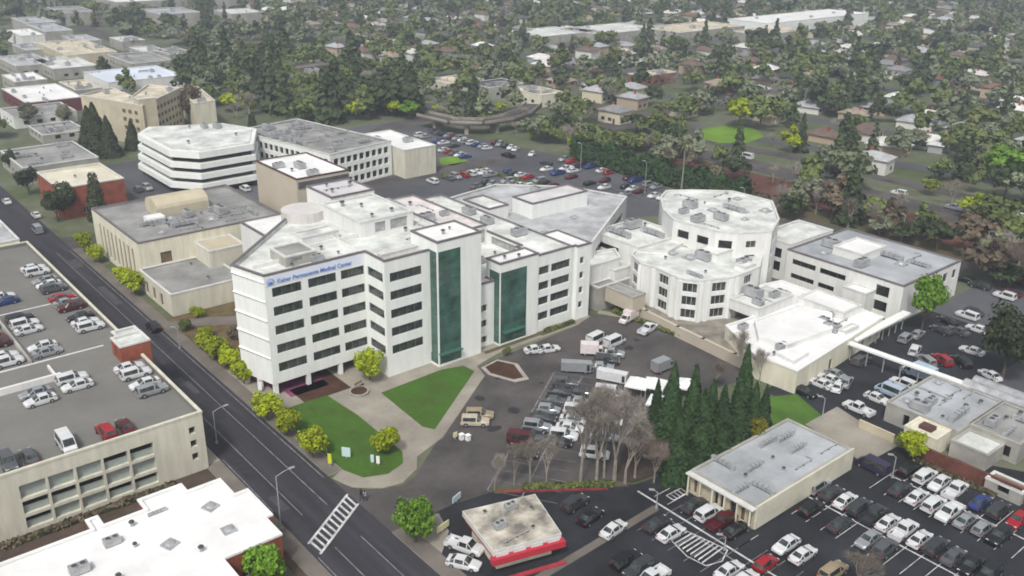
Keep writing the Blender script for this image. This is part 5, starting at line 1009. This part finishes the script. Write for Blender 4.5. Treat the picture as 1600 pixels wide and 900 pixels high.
for px, py, h, l in ((1003, 296, 9, 'thin pale lamp before the hedge, left of the palm'), (902, 262, 8, 'thin pale lamp at the left end of the tall hedge'), (1155, 338, 9, 'thin lamp behind the taller patient tower'), (1405, 362, 7, 'short lamp behind the clinic roof'), (1035, 788, 2.6, 'small lamp where the gutters meet in the lower lot'), (1402, 730, 3.5, 'small lamp on the spine of the lower right lot'), (1143, 850, 2.0, 'low white lamp by the hatched island'), (284, 560, 4, 'small lamp on the pavement by the court'), (1290, 640, 3.6, 'white-capped lamp on the bright grass corner')):
    lamp(px, py, h, .8, l, 2.3)
def sign(px, py, w_, h, zc, m, label, rz=-.9, pole=True, name='sign'):
    x, y = at(px, py); t = root(name, label, 'sign', (x, y, .15), rz); b = MB(); b.box(-w_/2, -.06, zc - h/2, w_/2, .06, zc + h/2, 0, True); child('sign_panel', b.mesh('sign_panel', [m]), t)
    b = MB(); b.box(-.07, -.07, 0, .07, .07, zc - h/2 + .05); child('post', b.mesh('post', [metal]), t)
yel = mat('yellow_panel', (.55, .58, .03), .6); ora = mat('orange_panel', (.5, .10, .04), .6); cyan = mat('pale_cyan_panel', (.5, .62, .64), .5); yb = mat('pale_yellow_board', (.62, .58, .34), .6)
sign(524, 738, .55, 1.6, 1.3, yel, 'bright yellow-green upright sign at the lawn corner'); sign(518, 718, .45, 1.1, 1.5, ora, 'small orange-red sign between street tree and yellow sign')
sign(549, 724, 1.3, 1.5, 1.0, cyan, 'pale blue-white monument sign on the front lawn'); sign(590, 732, .5, 1.2, .9, cyan, 'left of two small white signs on the front lawn'); sign(599, 734, .5, 1.2, .9, white, 'right of two small white signs on the front lawn')
sign(703, 838, 2.2, .9, 1.1, yb, 'pale yellow board on the corner before the drive-in', .2); sign(723, 788, 1.8, .9, .7, cyan, 'pale board behind the drive-in at the driveway edge', .3); sign(718, 690, .7, .8, .8, yb, 'small pale board at the tip of the path', 0); sign(412, 625, .6, 1.4, 1.1, white, 'small white sign under the hospital corner')
for px, py, l in ((728, 689, 'left of two white bollard boxes at the path tip'), (738, 690, 'right of two white bollard boxes at the path tip')):
    x, y = at(px, py); b = MB(); b.box(x - .3, y - .3, .05, x + .3, y + .3, .9); b.box(x - .36, y - .36, .9, x + .36, y + .36, 1.0); tag(b.build('utility_box', [white]), l, 'utility box')
def bench(px, py, rz, label):
    t = root('bench', label, 'bench', (*at(px, py), .15), rz); b = MB(); b.box(-.9, -.22, .4, .9, .22, .48, 0, True); child('seat', b.mesh('seat', [barkl]), t); b = MB(); b.box(-.9, .2, .5, .9, .26, .9, 0, True); child('backrest', b.mesh('backrest', [barkl]), t)
    for x in (-.75, .75): b = MB(); b.box(x - .05, -.2, 0, x + .05, .2, .4); child('leg', b.mesh('leg', [metald]), t)
bench(566, 612, .3, 'bench beside the round planter in front of the hospital'); 
x, y = at(566, 622); pt = root('planter', 'round dark planter in the middle of the hospital plaza', 'planter', (x, y, .14)); b = MB(); b.tube((0, 0, 0), (0, 0, .45), 1.5, 1.6, 20); child('bowl', b.mesh('bowl', [greyw]), pt); b = MB(); b.tube((0, 0, .45), (0, 0, .5), 1.35, 1.35, 20); child('soil', b.mesh('soil', [mulch]), pt)
# pedestrians: one continuous skinned figure each
def person(px, py, rz, shirt, label):
    x, y = at(px, py); t = root('person', label, 'person', (x, y, .05), rz); me = bpy.data.meshes.new('body')
    J = [(0, 0, .95), (0, 0, 1.2), (0, 0, 1.43), (0, 0, 1.52), (.02, 0, 1.66), (0, .19, 1.4), (.06, .25, 1.12), (.18, .24, .9), (0, -.19, 1.4), (-.08, -.25, 1.12), (-.02, -.24, .88), (.02, .1, .9), (.16, .11, .5), (.1, .11, .06), (.26, .11, .03), (-.02, -.1, .9), (-.1, -.11, .5), (-.26, -.11, .08), (-.12, -.11, .03)]
    E_ = [(0, 1), (1, 2), (2, 3), (3, 4), (2, 5), (5, 6), (6, 7), (2, 8), (8, 9), (9, 10), (0, 11), (11, 12), (12, 13), (13, 14), (0, 15), (15, 16), (16, 17), (17, 18)]
    RR = [.14, .14, .15, .06, .11, .065, .045, .035, .065, .045, .035, .095, .065, .045, .04, .095, .065, .045, .04]
    me.from_pydata(J, E_, []); o = bpy.data.objects.new('body', me); col.objects.link(o); o.parent = t
    o.modifiers.new('skin', 'SKIN'); 
    if not me.skin_vertices: me.attributes
    bpy.context.view_layer.objects.active = o
    for i, v in enumerate(me.skin_vertices[0].data): v.radius = (RR[i], RR[i] * .8); v.use_root = (i == 0)
    ss = o.modifiers.new('sub', 'SUBSURF'); ss.levels = ss.render_levels = 1; me.materials.append(mat('dark_trousers', (.03, .03, .045), .9))
    b = MB(); b.tube((0, 0, .92), (0, 0, 1.46), .175, .2, 12); child('jacket', b.mesh('jacket', [shirt]), t); b = MB(); b.tube((.0, 0, 1.66), (0, 0, 1.79), .125, .08, 10); child('hair', b.mesh('hair', [mat('dark_hair', (.02, .015, .01))]), t)
try:
    person(574, 788, 2.3, mat('dark_jacket', (.03, .03, .05)), 'person in a dark jacket walking at the crosswalk end, left of two'); person(580, 790, 2.3, mat('pale_jacket', (.35, .33, .36)), 'person in a pale jacket at the crosswalk end, right of two')
except Exception as e: print('person failed', e)

# ------------------------------------------------------------------ freeway decks
def overpass(name, label, pts, wd, z, thick=1.1):
    P = [Vector(p) for p in pts]; c = P[len(P) // 2]; rt = root(name, label, 'overpass', (c.x, c.y, 0)); b = MB(); ba = MB()
    for i in range(len(P) - 1):
        d = P[i+1] - P[i]; a = math.atan2(d.y, d.x); m_ = (P[i] + P[i+1]) / 2; L = d.length + 1.0; b.obox(m_.x, m_.y, L, wd, z - thick, z + .01 * i, a); n = Vector((-d.y, d.x)).normalized() * (wd / 2 - .2)
        for s in (1, -1): ba.obox(m_.x + n.x * s, m_.y + n.y * s, L, .3, z + .02, z + .9 + .01 * i, a)
        q = [tuple(P[i] + n), tuple(P[i] - n), tuple(P[i+1] - n), tuple(P[i+1] + n)]; keep(q, 1)
    b.build('deck', [asph3], rt); ba.build('parapet', [conc], rt)
    for i in range(len(P) - 1):
        m_ = (P[i] + P[i+1]) / 2; d = P[i+1] - P[i]; b = MB(); b.obox(m_.x, m_.y, 1.4, wd * .6, .0, z - thick, math.atan2(d.y, d.x)); b.build('pier', [conc], rt)
overpass('freeway_ramp', 'curving grey flyover ramp in the middle distance with a dark gap under its deck', [at(655, 184, 4), at(700, 193, 4), at(745, 193, 4), at(785, 186, 4), at(812, 175, 4), at(826, 163, 4)], 6.5, 4.2, .8)
overpass('freeway_bridge', 'straight freeway bridge far up the green belt', [at(372, 122, 5), at(430, 118, 5), at(500, 108, 5)], 12, 5.5)
road('ramp_road', [at(822, 168), at(900, 160), at(990, 170), at(1060, 190), at(1080, 215), at(1040, 235)], 8, .08, asph3)
road('ramp_road', [at(655, 190), at(600, 205), at(560, 225)], 8, .08, asph3)
road('loop_road', [at(860, 172), at(930, 172), at(985, 182), at(960, 196), at(890, 200), at(850, 190)], 6, .09, asph3)

# ------------------------------------------------------------------ houses
def house_meshes(v):
    W, H_, D_ = ((11, 2.7, 7.6), (9.5, 2.6, 7), (12.5, 2.8, 8), (10, 4.6, 7.5))[v]
    b = MB(); b.box(-W/2, -D_/2, 0, W/2, D_/2, H_); 
    if v in (0, 2): b.box(W/2 - 5, -D_/2 - 3.5, 0, W/2 - .4, -D_/2, H_)
    wall = b.mesh('wall', [offw]); r_ = MB(); e = .6; rh = D_ * .24
    def hip(x0, y0, x1, y1, z, rh, along='x'):
        x0 -= e; y0 -= e; x1 += e; y1 += e; hw = (y1 - y0) / 2 if along == 'x' else (x1 - x0) / 2; k = hw * (1 if v != 1 else .1)
        if along == 'x': p, q = (x0 + k, (y0 + y1) / 2, z + rh), (x1 - k, (y0 + y1) / 2, z + rh); r_.face([(x0, y0, z), (x1, y0, z), q, p]); r_.face([(x1, y1, z), (x0, y1, z), p, q]); r_.face([(x1, y0, z), (x1, y1, z), q]); r_.face([(x0, y1, z), (x0, y0, z), p])
        else: p, q = ((x0 + x1) / 2, y0 + k, z + rh), ((x0 + x1) / 2, y1, z + rh); r_.face([(x0, y0, z), (x1, y0, z), p]); r_.face([(x1, y0, z), (x1, y1, z), q, p]); r_.face([(x0, y1, z), (x0, y0, z), p, q])
        r_.box(x0, y0, z - .15, x1, y0 + .1, z); r_.box(x0, y1 - .1, z - .15, x1, y1, z)
    hip(-W/2, -D_/2, W/2, D_/2, H_, rh)
    if v in (0, 2): hip(W/2 - 5, -D_/2 - 3.5, W/2 - .4, 0, H_ + .01, rh * .62, 'y')
    c = MB(); c.box(-2, .5, H_, -1.2, 1.2, H_ + rh + .9)
    wn = MB(); wn.box(-.8, -.04, 0, .8, .04, 1.2, 0, True); 
    pos = [(-W/2 + 2.2, -D_/2, 1.0, 0), (-W/2 + 5.4, -D_/2, 1.0, 0), (-W/2, -1.5, 1, R(90)), (-W/2, 2, 1, R(90)), (W/2, 1, 1, R(90)), (0, D_/2, 1, 0)]
    return wall, r_.mesh('roof', [rf_mid]), c.mesh('chimney', [brick]), wn.mesh('window', [glassd]), pos
HM = [house_meshes(v) for v in range(4)]
dm = MB(); dm.box(-.5, -.05, 0, .5, .05, 2.05, 0, True); DOORM = dm.mesh('door', [brown])
HW = [mat('house_wall_' + n, c, .85) for n, c in (('white', (.6, .6, .56)), ('cream', (.55, .5, .38)), ('tan', (.36, .3, .22)), ('grey', (.34, .35, .36)), ('buff', (.42, .33, .24)))]
HRf = [(n, mat('house_roof_' + n.replace(' ', '_'), c, .9, (.4, .25))) for n, c in (('brown', (.15, .105, .085)), ('grey', (.22, .22, .225)), ('dark grey', (.09, .09, .095)), ('tan', (.30, .25, .20)), ('reddish', (.20, .11, .085)), ('pale', (.56, .55, .52)), ('pale grey', (.40, .41, .42)), ('whitish', (.66, .66, .64)), ('light grey', (.34, .35, .36)))]
r = random.Random(5); spots = []
ang = R(8); ca, sa = math.cos(ang), math.sin(ang)
for i in range(0, 14):
    s0 = 222 + i * 44
    if seen(s0, 0, .2) or True: road('residential_street', [(s0 * ca - t * sa, s0 * sa + t * ca) for t in (-260, -100, 60, 220, 380, 540)], 8, .05, asph4)
    for side in (-1, 1):
        t = -250 + r.uniform(0, 10)
        while t < 760:
            t += r.uniform(17, 24); s = s0 + side * r.uniform(12.5, 14.5); x, y = s * ca - t * sa, s * sa + t * ca
            if seen(x, y, .06) and free(x, y, 8) and r.random() < .75 and not (x < 175 + y * .05 and y > 95) and not (y > 330 and x < 230): spots.append((dist(x, y), x, y, ang + (R(90) if side > 0 else R(-90))))
spots = [(d, x, y, a) for d, x, y, a in spots if not any(abs(x - q[0]) < 18 and abs(y - q[1]) < 18 for q in [(215, 72)])]
spots.sort(); print('houses', len(spots))
def region(x, y):
    d = dist(x, y); h = math.degrees(math.atan2(y - CY, x - CX)) - 50
    lr = 'far left' if h > 14 else 'left-centre' if h > 5 else 'centre' if h > -6 else 'right-centre' if h > -15 else 'far right'
    return lr, ('near' if d < 360 else 'middle' if d < 480 else 'far' if d < 620 else 'farthest')
farV, farM = [], []
HMAX = 285; keepH = []
for i, (d, x, y, a) in enumerate(spots):
    v = r.randrange(4); wm_ = r.choice(HW); rn, rm_ = r.choice(HRf); lr, nf = region(x, y)
    keepH.append((x, y))
    if i < HMAX:
        t = root('house', f'{rn}-roofed house in the {lr} part of the {nf} suburb belt', 'house', (x, y, 0), a + r.uniform(-.1, .1), f'houses of the {lr} {nf} suburb')
        m_ = HM[v]; child('wall', m_[0], t, paintm=wm_); ro = child('roof', m_[1], t, paintm=rm_)
        if d < 520: child('chimney', m_[2], ro)
        if d < 460:
            for q in m_[4][:5]: child('window', m_[3], t, q[:3], q[3])
            child('door', DOORM, t, (m_[4][1][0] + 1.9, m_[4][1][1] - .02, 0))
    else: farV.append((x, y, a, v, wm_, rm_))
if farV:
    b = MB()
    for x, y, a, v, wm_, rm_ in farV:
        k = 0 if wm_ in HW[:2] else 1; rk = 2 + HRf.index(next(q for q in HRf if q[1] is rm_)) % 3
        for me_, mi in ((HM[v][0], k), (HM[v][1], rk)):
            vs = [(x + p.co.x * math.cos(a) - p.co.y * math.sin(a), y + p.co.x * math.sin(a) + p.co.y * math.cos(a), p.co.z) for p in me_.vertices]
            for f in me_.polygons: b.face([vs[j] for j in f.vertices], mi)
    tag(b.build('distant_houses', [HW[0], HW[2], HRf[0][1], HRf[1][1], HRf[5][1]]), 'mass of tiny distant houses below the horizon', 'houses', kind='stuff')
for x, y in keepH: BLOCK.append((x - 4.5, y - 4.5, x + 4.5, y + 4.5, rect(x - 4.5, y - 4.5, x + 4.5, y + 4.5), 0))

# ------------------------------------------------------------------ trees of the green belt, creek and suburb
cand = []; r = random.Random(11)
grove = [at(*p) for p in ((275, 122), (450, 100), (560, 128), (640, 165), (650, 188), (560, 205), (480, 200), (400, 198), (290, 200))]
ripar = [at(*p) for p in ((1195, 318), (1290, 322), (1400, 346), (1500, 372), (1600, 390), (1700, 420), (1600, 450), (1500, 398), (1370, 350), (1205, 336))]
bank = [at(*p) for p in ((640, 150), (760, 168), (880, 208), (960, 222), (950, 240), (870, 232), (760, 205), (650, 192))]
ivyb = rect(160, -50, 174, 40)
lolly = [at(*p) for p in ((980, 200), (1070, 205), (1075, 240), (985, 236))]
def scat(poly, n, kinds, tagn, sp):
    xs = [p[0] for p in poly]; ys = [p[1] for p in poly]; k = t = 0
    while k < n and t < n * 30:
        t += 1; x, y = r.uniform(min(xs), max(xs)), r.uniform(min(ys), max(ys))
        if inside((x, y), poly) and free(x, y, 1.5) and all(abs(x - c[1]) > sp or abs(y - c[2]) > sp for c in cand[-60:]): kd_, m_, h = r.choice(kinds); cand.append((dist(x, y), x, y, kd_, m_, h * r.uniform(.8, 1.2), tagn)); k += 1
scat(grove, 120, [('oak', L_mid, 12), ('oak', L_dark, 14), ('oak', L_grey, 11), ('conifer', L_dark, 19), ('oak', L_mid, 10), ('bare', twig, 12), ('oak', L_lime, 8)], 'green belt beyond the offices', 5)
scat(ripar, 48, [('bare', twigb, 13), ('bare', twig, 12), ('oak', L_brn, 11), ('oak', L_grey, 10), ('bare', twigb, 12), ('oak', L_dark, 8)], 'creek bank behind the clinic', 4)
scat(bank, 26, [('oak', L_mid, 6), ('oak', L_grey, 7), ('bare', twig, 9), ('oak', L_lime, 5)], 'slope below the freeway ramp', 5)
scat(ivyb, 16, [('bare', twigb, 6), ('oak', L_brn, 4), ('bare', twig, 7)], 'reddish creek bank below the freeway', 5)
scat(lolly, 14, [('oak', L_dark, 8), ('oak', L_mid, 8)], 'dark thicket above the tall hedge', 3)
special = [(892, 246, 'oak', L_lime, 8), (1148, 190, 'oak', L_lime, 15), (1180, 192, 'oak', L_mid, 15), (1228, 228, 'oak', L_lime, 9), (632, 190, 'oak', L_green, 9), (1320, 278, 'oak', L_grey, 13), (1260, 270, 'bare', twig, 9), (1520, 322, 'oak', L_lime, 9), (1560, 268, 'oak', L_green, 14), (1590, 262, 'oak', L_green, 15), (1355, 330, 'oak', L_mid, 9), (515, 200, 'conifer', L_dark, 21), (500, 202, 'conifer', L_dark, 19), (475, 200, 'oak', L_mid, 13), (810, 195, 'bare', twig, 12), (860, 120, 'oak', L_mid, 16), (1560, 400, 'bare', twig, 14), (1590, 392, 'bare', twigb, 13), (1545, 410, 'oak', L_grey, 10)]
SPL = ['at the left tip of the tall hedge', 'on the round bright lawn, left of two', 'on the round bright lawn, right of two', 'right of the round bright lawn', 'round and alone left of the flyover ramp', 'dark against the houses right of the freeway', 'beside the freeway right of the lawn', 'on the freeway edge at the far right', 'left of two big ones at the right edge', 'right of two big ones at the right edge', 'low among the brown creek trees', 'right of two tall ones behind the gridded office', 'left of two tall ones behind the gridded office', 'left of the tall pair behind the gridded office', 'before the flyover ramp at its right end', 'rising high in the middle suburb', 'left of two past the clinic, right edge', 'right of two past the clinic, right edge', 'nearest the road past the clinic']
for i, (px, py, k_, m_, h) in enumerate(special): x, y = at(px, py); cand.append((dist(x, y), x, y, k_, m_, h, 'spot ' + SPL[i]))
ns = len(cand); r2 = random.Random(21); cells = {}
clus = np.random.RandomState(3).uniform(0, 1000, (90, 2))
X0, X1, Y0, Y1 = -60, 1150, -330, 1150
tries = 0; got = 0
while tries < 90000 and got < 6200:
    tries += 1; x, y = r2.uniform(X0, X1), r2.uniform(Y0, Y1)
    if x < 150 and y < 205 or not seen(x, y, .05) or dist(x, y) < 235: continue
    if x < 112 and y > 130 and y < 560 and r2.random() < .8: continue
    if 90 < x < 112 + (y - 200) * .02 and y > 300 and r2.random() < .3: continue
    if not free(x, y, .5): continue
    c = (int(x // 5.1), int(y // 5.1))
    if c in cells: continue
    cells[c] = 1; q = r2.random(); f = .5 + .5 * math.sin(x * .021 + 1) * math.cos(y * .017)
    if q < .22: k_, m_, h = 'bare', twig if r2.random() < .7 else twigb, r2.uniform(8, 14)
    elif q < .42: k_, m_, h = 'oak', L_grey, r2.uniform(7, 14)
    elif q < .68: k_, m_, h = 'oak', L_mid, r2.uniform(7, 14)
    elif q < .80: k_, m_, h = 'oak', L_dark, r2.uniform(7, 15)
    elif q < .86: k_, m_, h = 'conifer', L_dark, r2.uniform(10, 18)
    elif q < .89: k_, m_, h = 'oak', L_lime, r2.uniform(4, 8)
    elif q < .95: k_, m_, h = 'oak', L_brn, r2.uniform(6, 10)
    else: k_, m_, h = 'cypress', L_dark, r2.uniform(6, 13)
    h *= .95
    cand.append((dist(x, y), x, y, k_, m_, h, 'suburb')); got += 1
print('trees', len(cand), ns)
first = cand[:ns]; rest = sorted(cand[ns:], key=lambda c: c[0] / c[5]); want = first + rest
MAXT = 250
FM = {L_mid.name: leafmat('olive_spring_leaves', (0.108, 0.140, 0.045), .4), L_dark.name: leafmat('mid_evergreen_leaves', (0.045, 0.066, 0.029), .4), L_grey.name: leafmat('grey_spring_leaves', (0.151, 0.176, 0.108), .4)}
CN = {L_mid.name: 'olive', L_dark.name: 'dark green', L_grey.name: 'grey-green', L_lime.name: 'yellow-green', L_brn.name: 'brown', L_green.name: 'fresh green', twig.name: 'grey', twigb.name: 'reddish brown', L_con.name: 'green'}
KNM = {'oak': 'leafy tree', 'bare': 'bare tree', 'conifer': 'conifer', 'cypress': 'slim cypress', 'round': 'tree'}
for i, (d, x, y, k_, m_, h, z) in enumerate(want[:MAXT]):
    lr, nf = region(x, y)
    if z.startswith('spot'): lab = f'{CN[m_.name]} {KNM[k_]} {z[5:]}'; g = None
    elif z == 'suburb': lab = f'{CN[m_.name]} {KNM[k_]} among houses in the {lr} {nf} suburb'; g = f'{CN[m_.name]} {KNM[k_]}s of the {lr} {nf} suburb'
    else: lab = f'{CN[m_.name]} {KNM[k_]} in the {z}'; g = f'{CN[m_.name]} {KNM[k_]}s in the {z}'
    tree(k_, x, y, h, lab, g, FM.get(m_.name, m_) if k_ != 'bare' else m_, near=(d < 215), wd=r.uniform(.9, 1.3))
# everything farther off reads as one wood: a single object
groups = {}
CRV = {}
for k_ in ('oak', 'conifer', 'cypress', 'bare'):
    CRV[k_] = []
    for tr, cr in FAR[k_]:
        a = np.empty(len(cr.vertices) * 3, np.float32); cr.vertices.foreach_get('co', a); CRV[k_].append(a.reshape(-1, 4, 3))
rs = np.random.RandomState(9); VV, MI = [], []; mlist = [L_mid, L_dark, L_grey, L_lime, L_brn, twig, twigb]; base_l = list(mlist)
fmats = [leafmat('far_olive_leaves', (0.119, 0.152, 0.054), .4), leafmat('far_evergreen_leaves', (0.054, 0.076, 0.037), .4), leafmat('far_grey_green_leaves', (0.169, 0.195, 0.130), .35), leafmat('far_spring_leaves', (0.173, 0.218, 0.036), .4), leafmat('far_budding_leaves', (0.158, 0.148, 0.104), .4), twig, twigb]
for (d, x, y, k_, m_, h, z) in want[MAXT:]:
    a = CRV[k_][rs.randint(3)]; keepf = 1.0 if d < 380 else .62 if d < 520 else .42; idx = rs.rand(len(a)) < keepf; q = a[idx]
    if keepf < 1: c = q.mean(1, keepdims=True); q = c + (q - c) * (1 / keepf) ** .5
    s = h / {'oak': 10.5, 'conifer': 14, 'cypress': 10, 'bare': 12}[k_]; t = rs.rand() * 6.28; w_ = s * rs.uniform(.85, 1.25)
    xx = q[..., 0] * math.cos(t) - q[..., 1] * math.sin(t); yy = q[..., 0] * math.sin(t) + q[..., 1] * math.cos(t)
    VV.append(np.stack([xx * w_ + x, yy * w_ + y, q[..., 2] * s], -1).reshape(-1, 3)); MI.append(np.full(len(q), mlist.index(m_) if m_ in mlist else 0, np.int32))
if VV:
    V = np.concatenate(VV); me = vmesh('distant_trees', V, fmats); mi = np.concatenate(MI)
    if len(me.polygons) == len(mi): me.polygons.foreach_set('material_index', mi)
    print('wood faces', len(mi)); o = bpy.data.objects.new('distant_trees', me); col.objects.link(o); tag(o, 'distant mixed trees filling the suburb to the horizon', 'woodland', kind='stuff')
# ------------------------------------------------------------------ the air itself
hb = MB(); hb.box(-1450, -1450, -1, 4450, 4450, 92, 0, True); hz = hb.build('haze', [bpy.data.materials.new('haze_air')]); tag(hz, 'thin grey haze of the damp air', 'haze', kind='stuff')
hm = hz.data.materials[0]; hm.use_nodes = True; n_ = hm.node_tree; n_.nodes.remove(n_.nodes['Principled BSDF']); pv = n_.nodes.new('ShaderNodeVolumePrincipled')
pv.inputs['Color'].default_value = (.78, .86, .97, 1); pv.inputs['Density'].default_value = .00045; pv.inputs['Anisotropy'].default_value = .2; n_.links.new(pv.outputs[0], n_.nodes['Material Output'].inputs['Volume'])
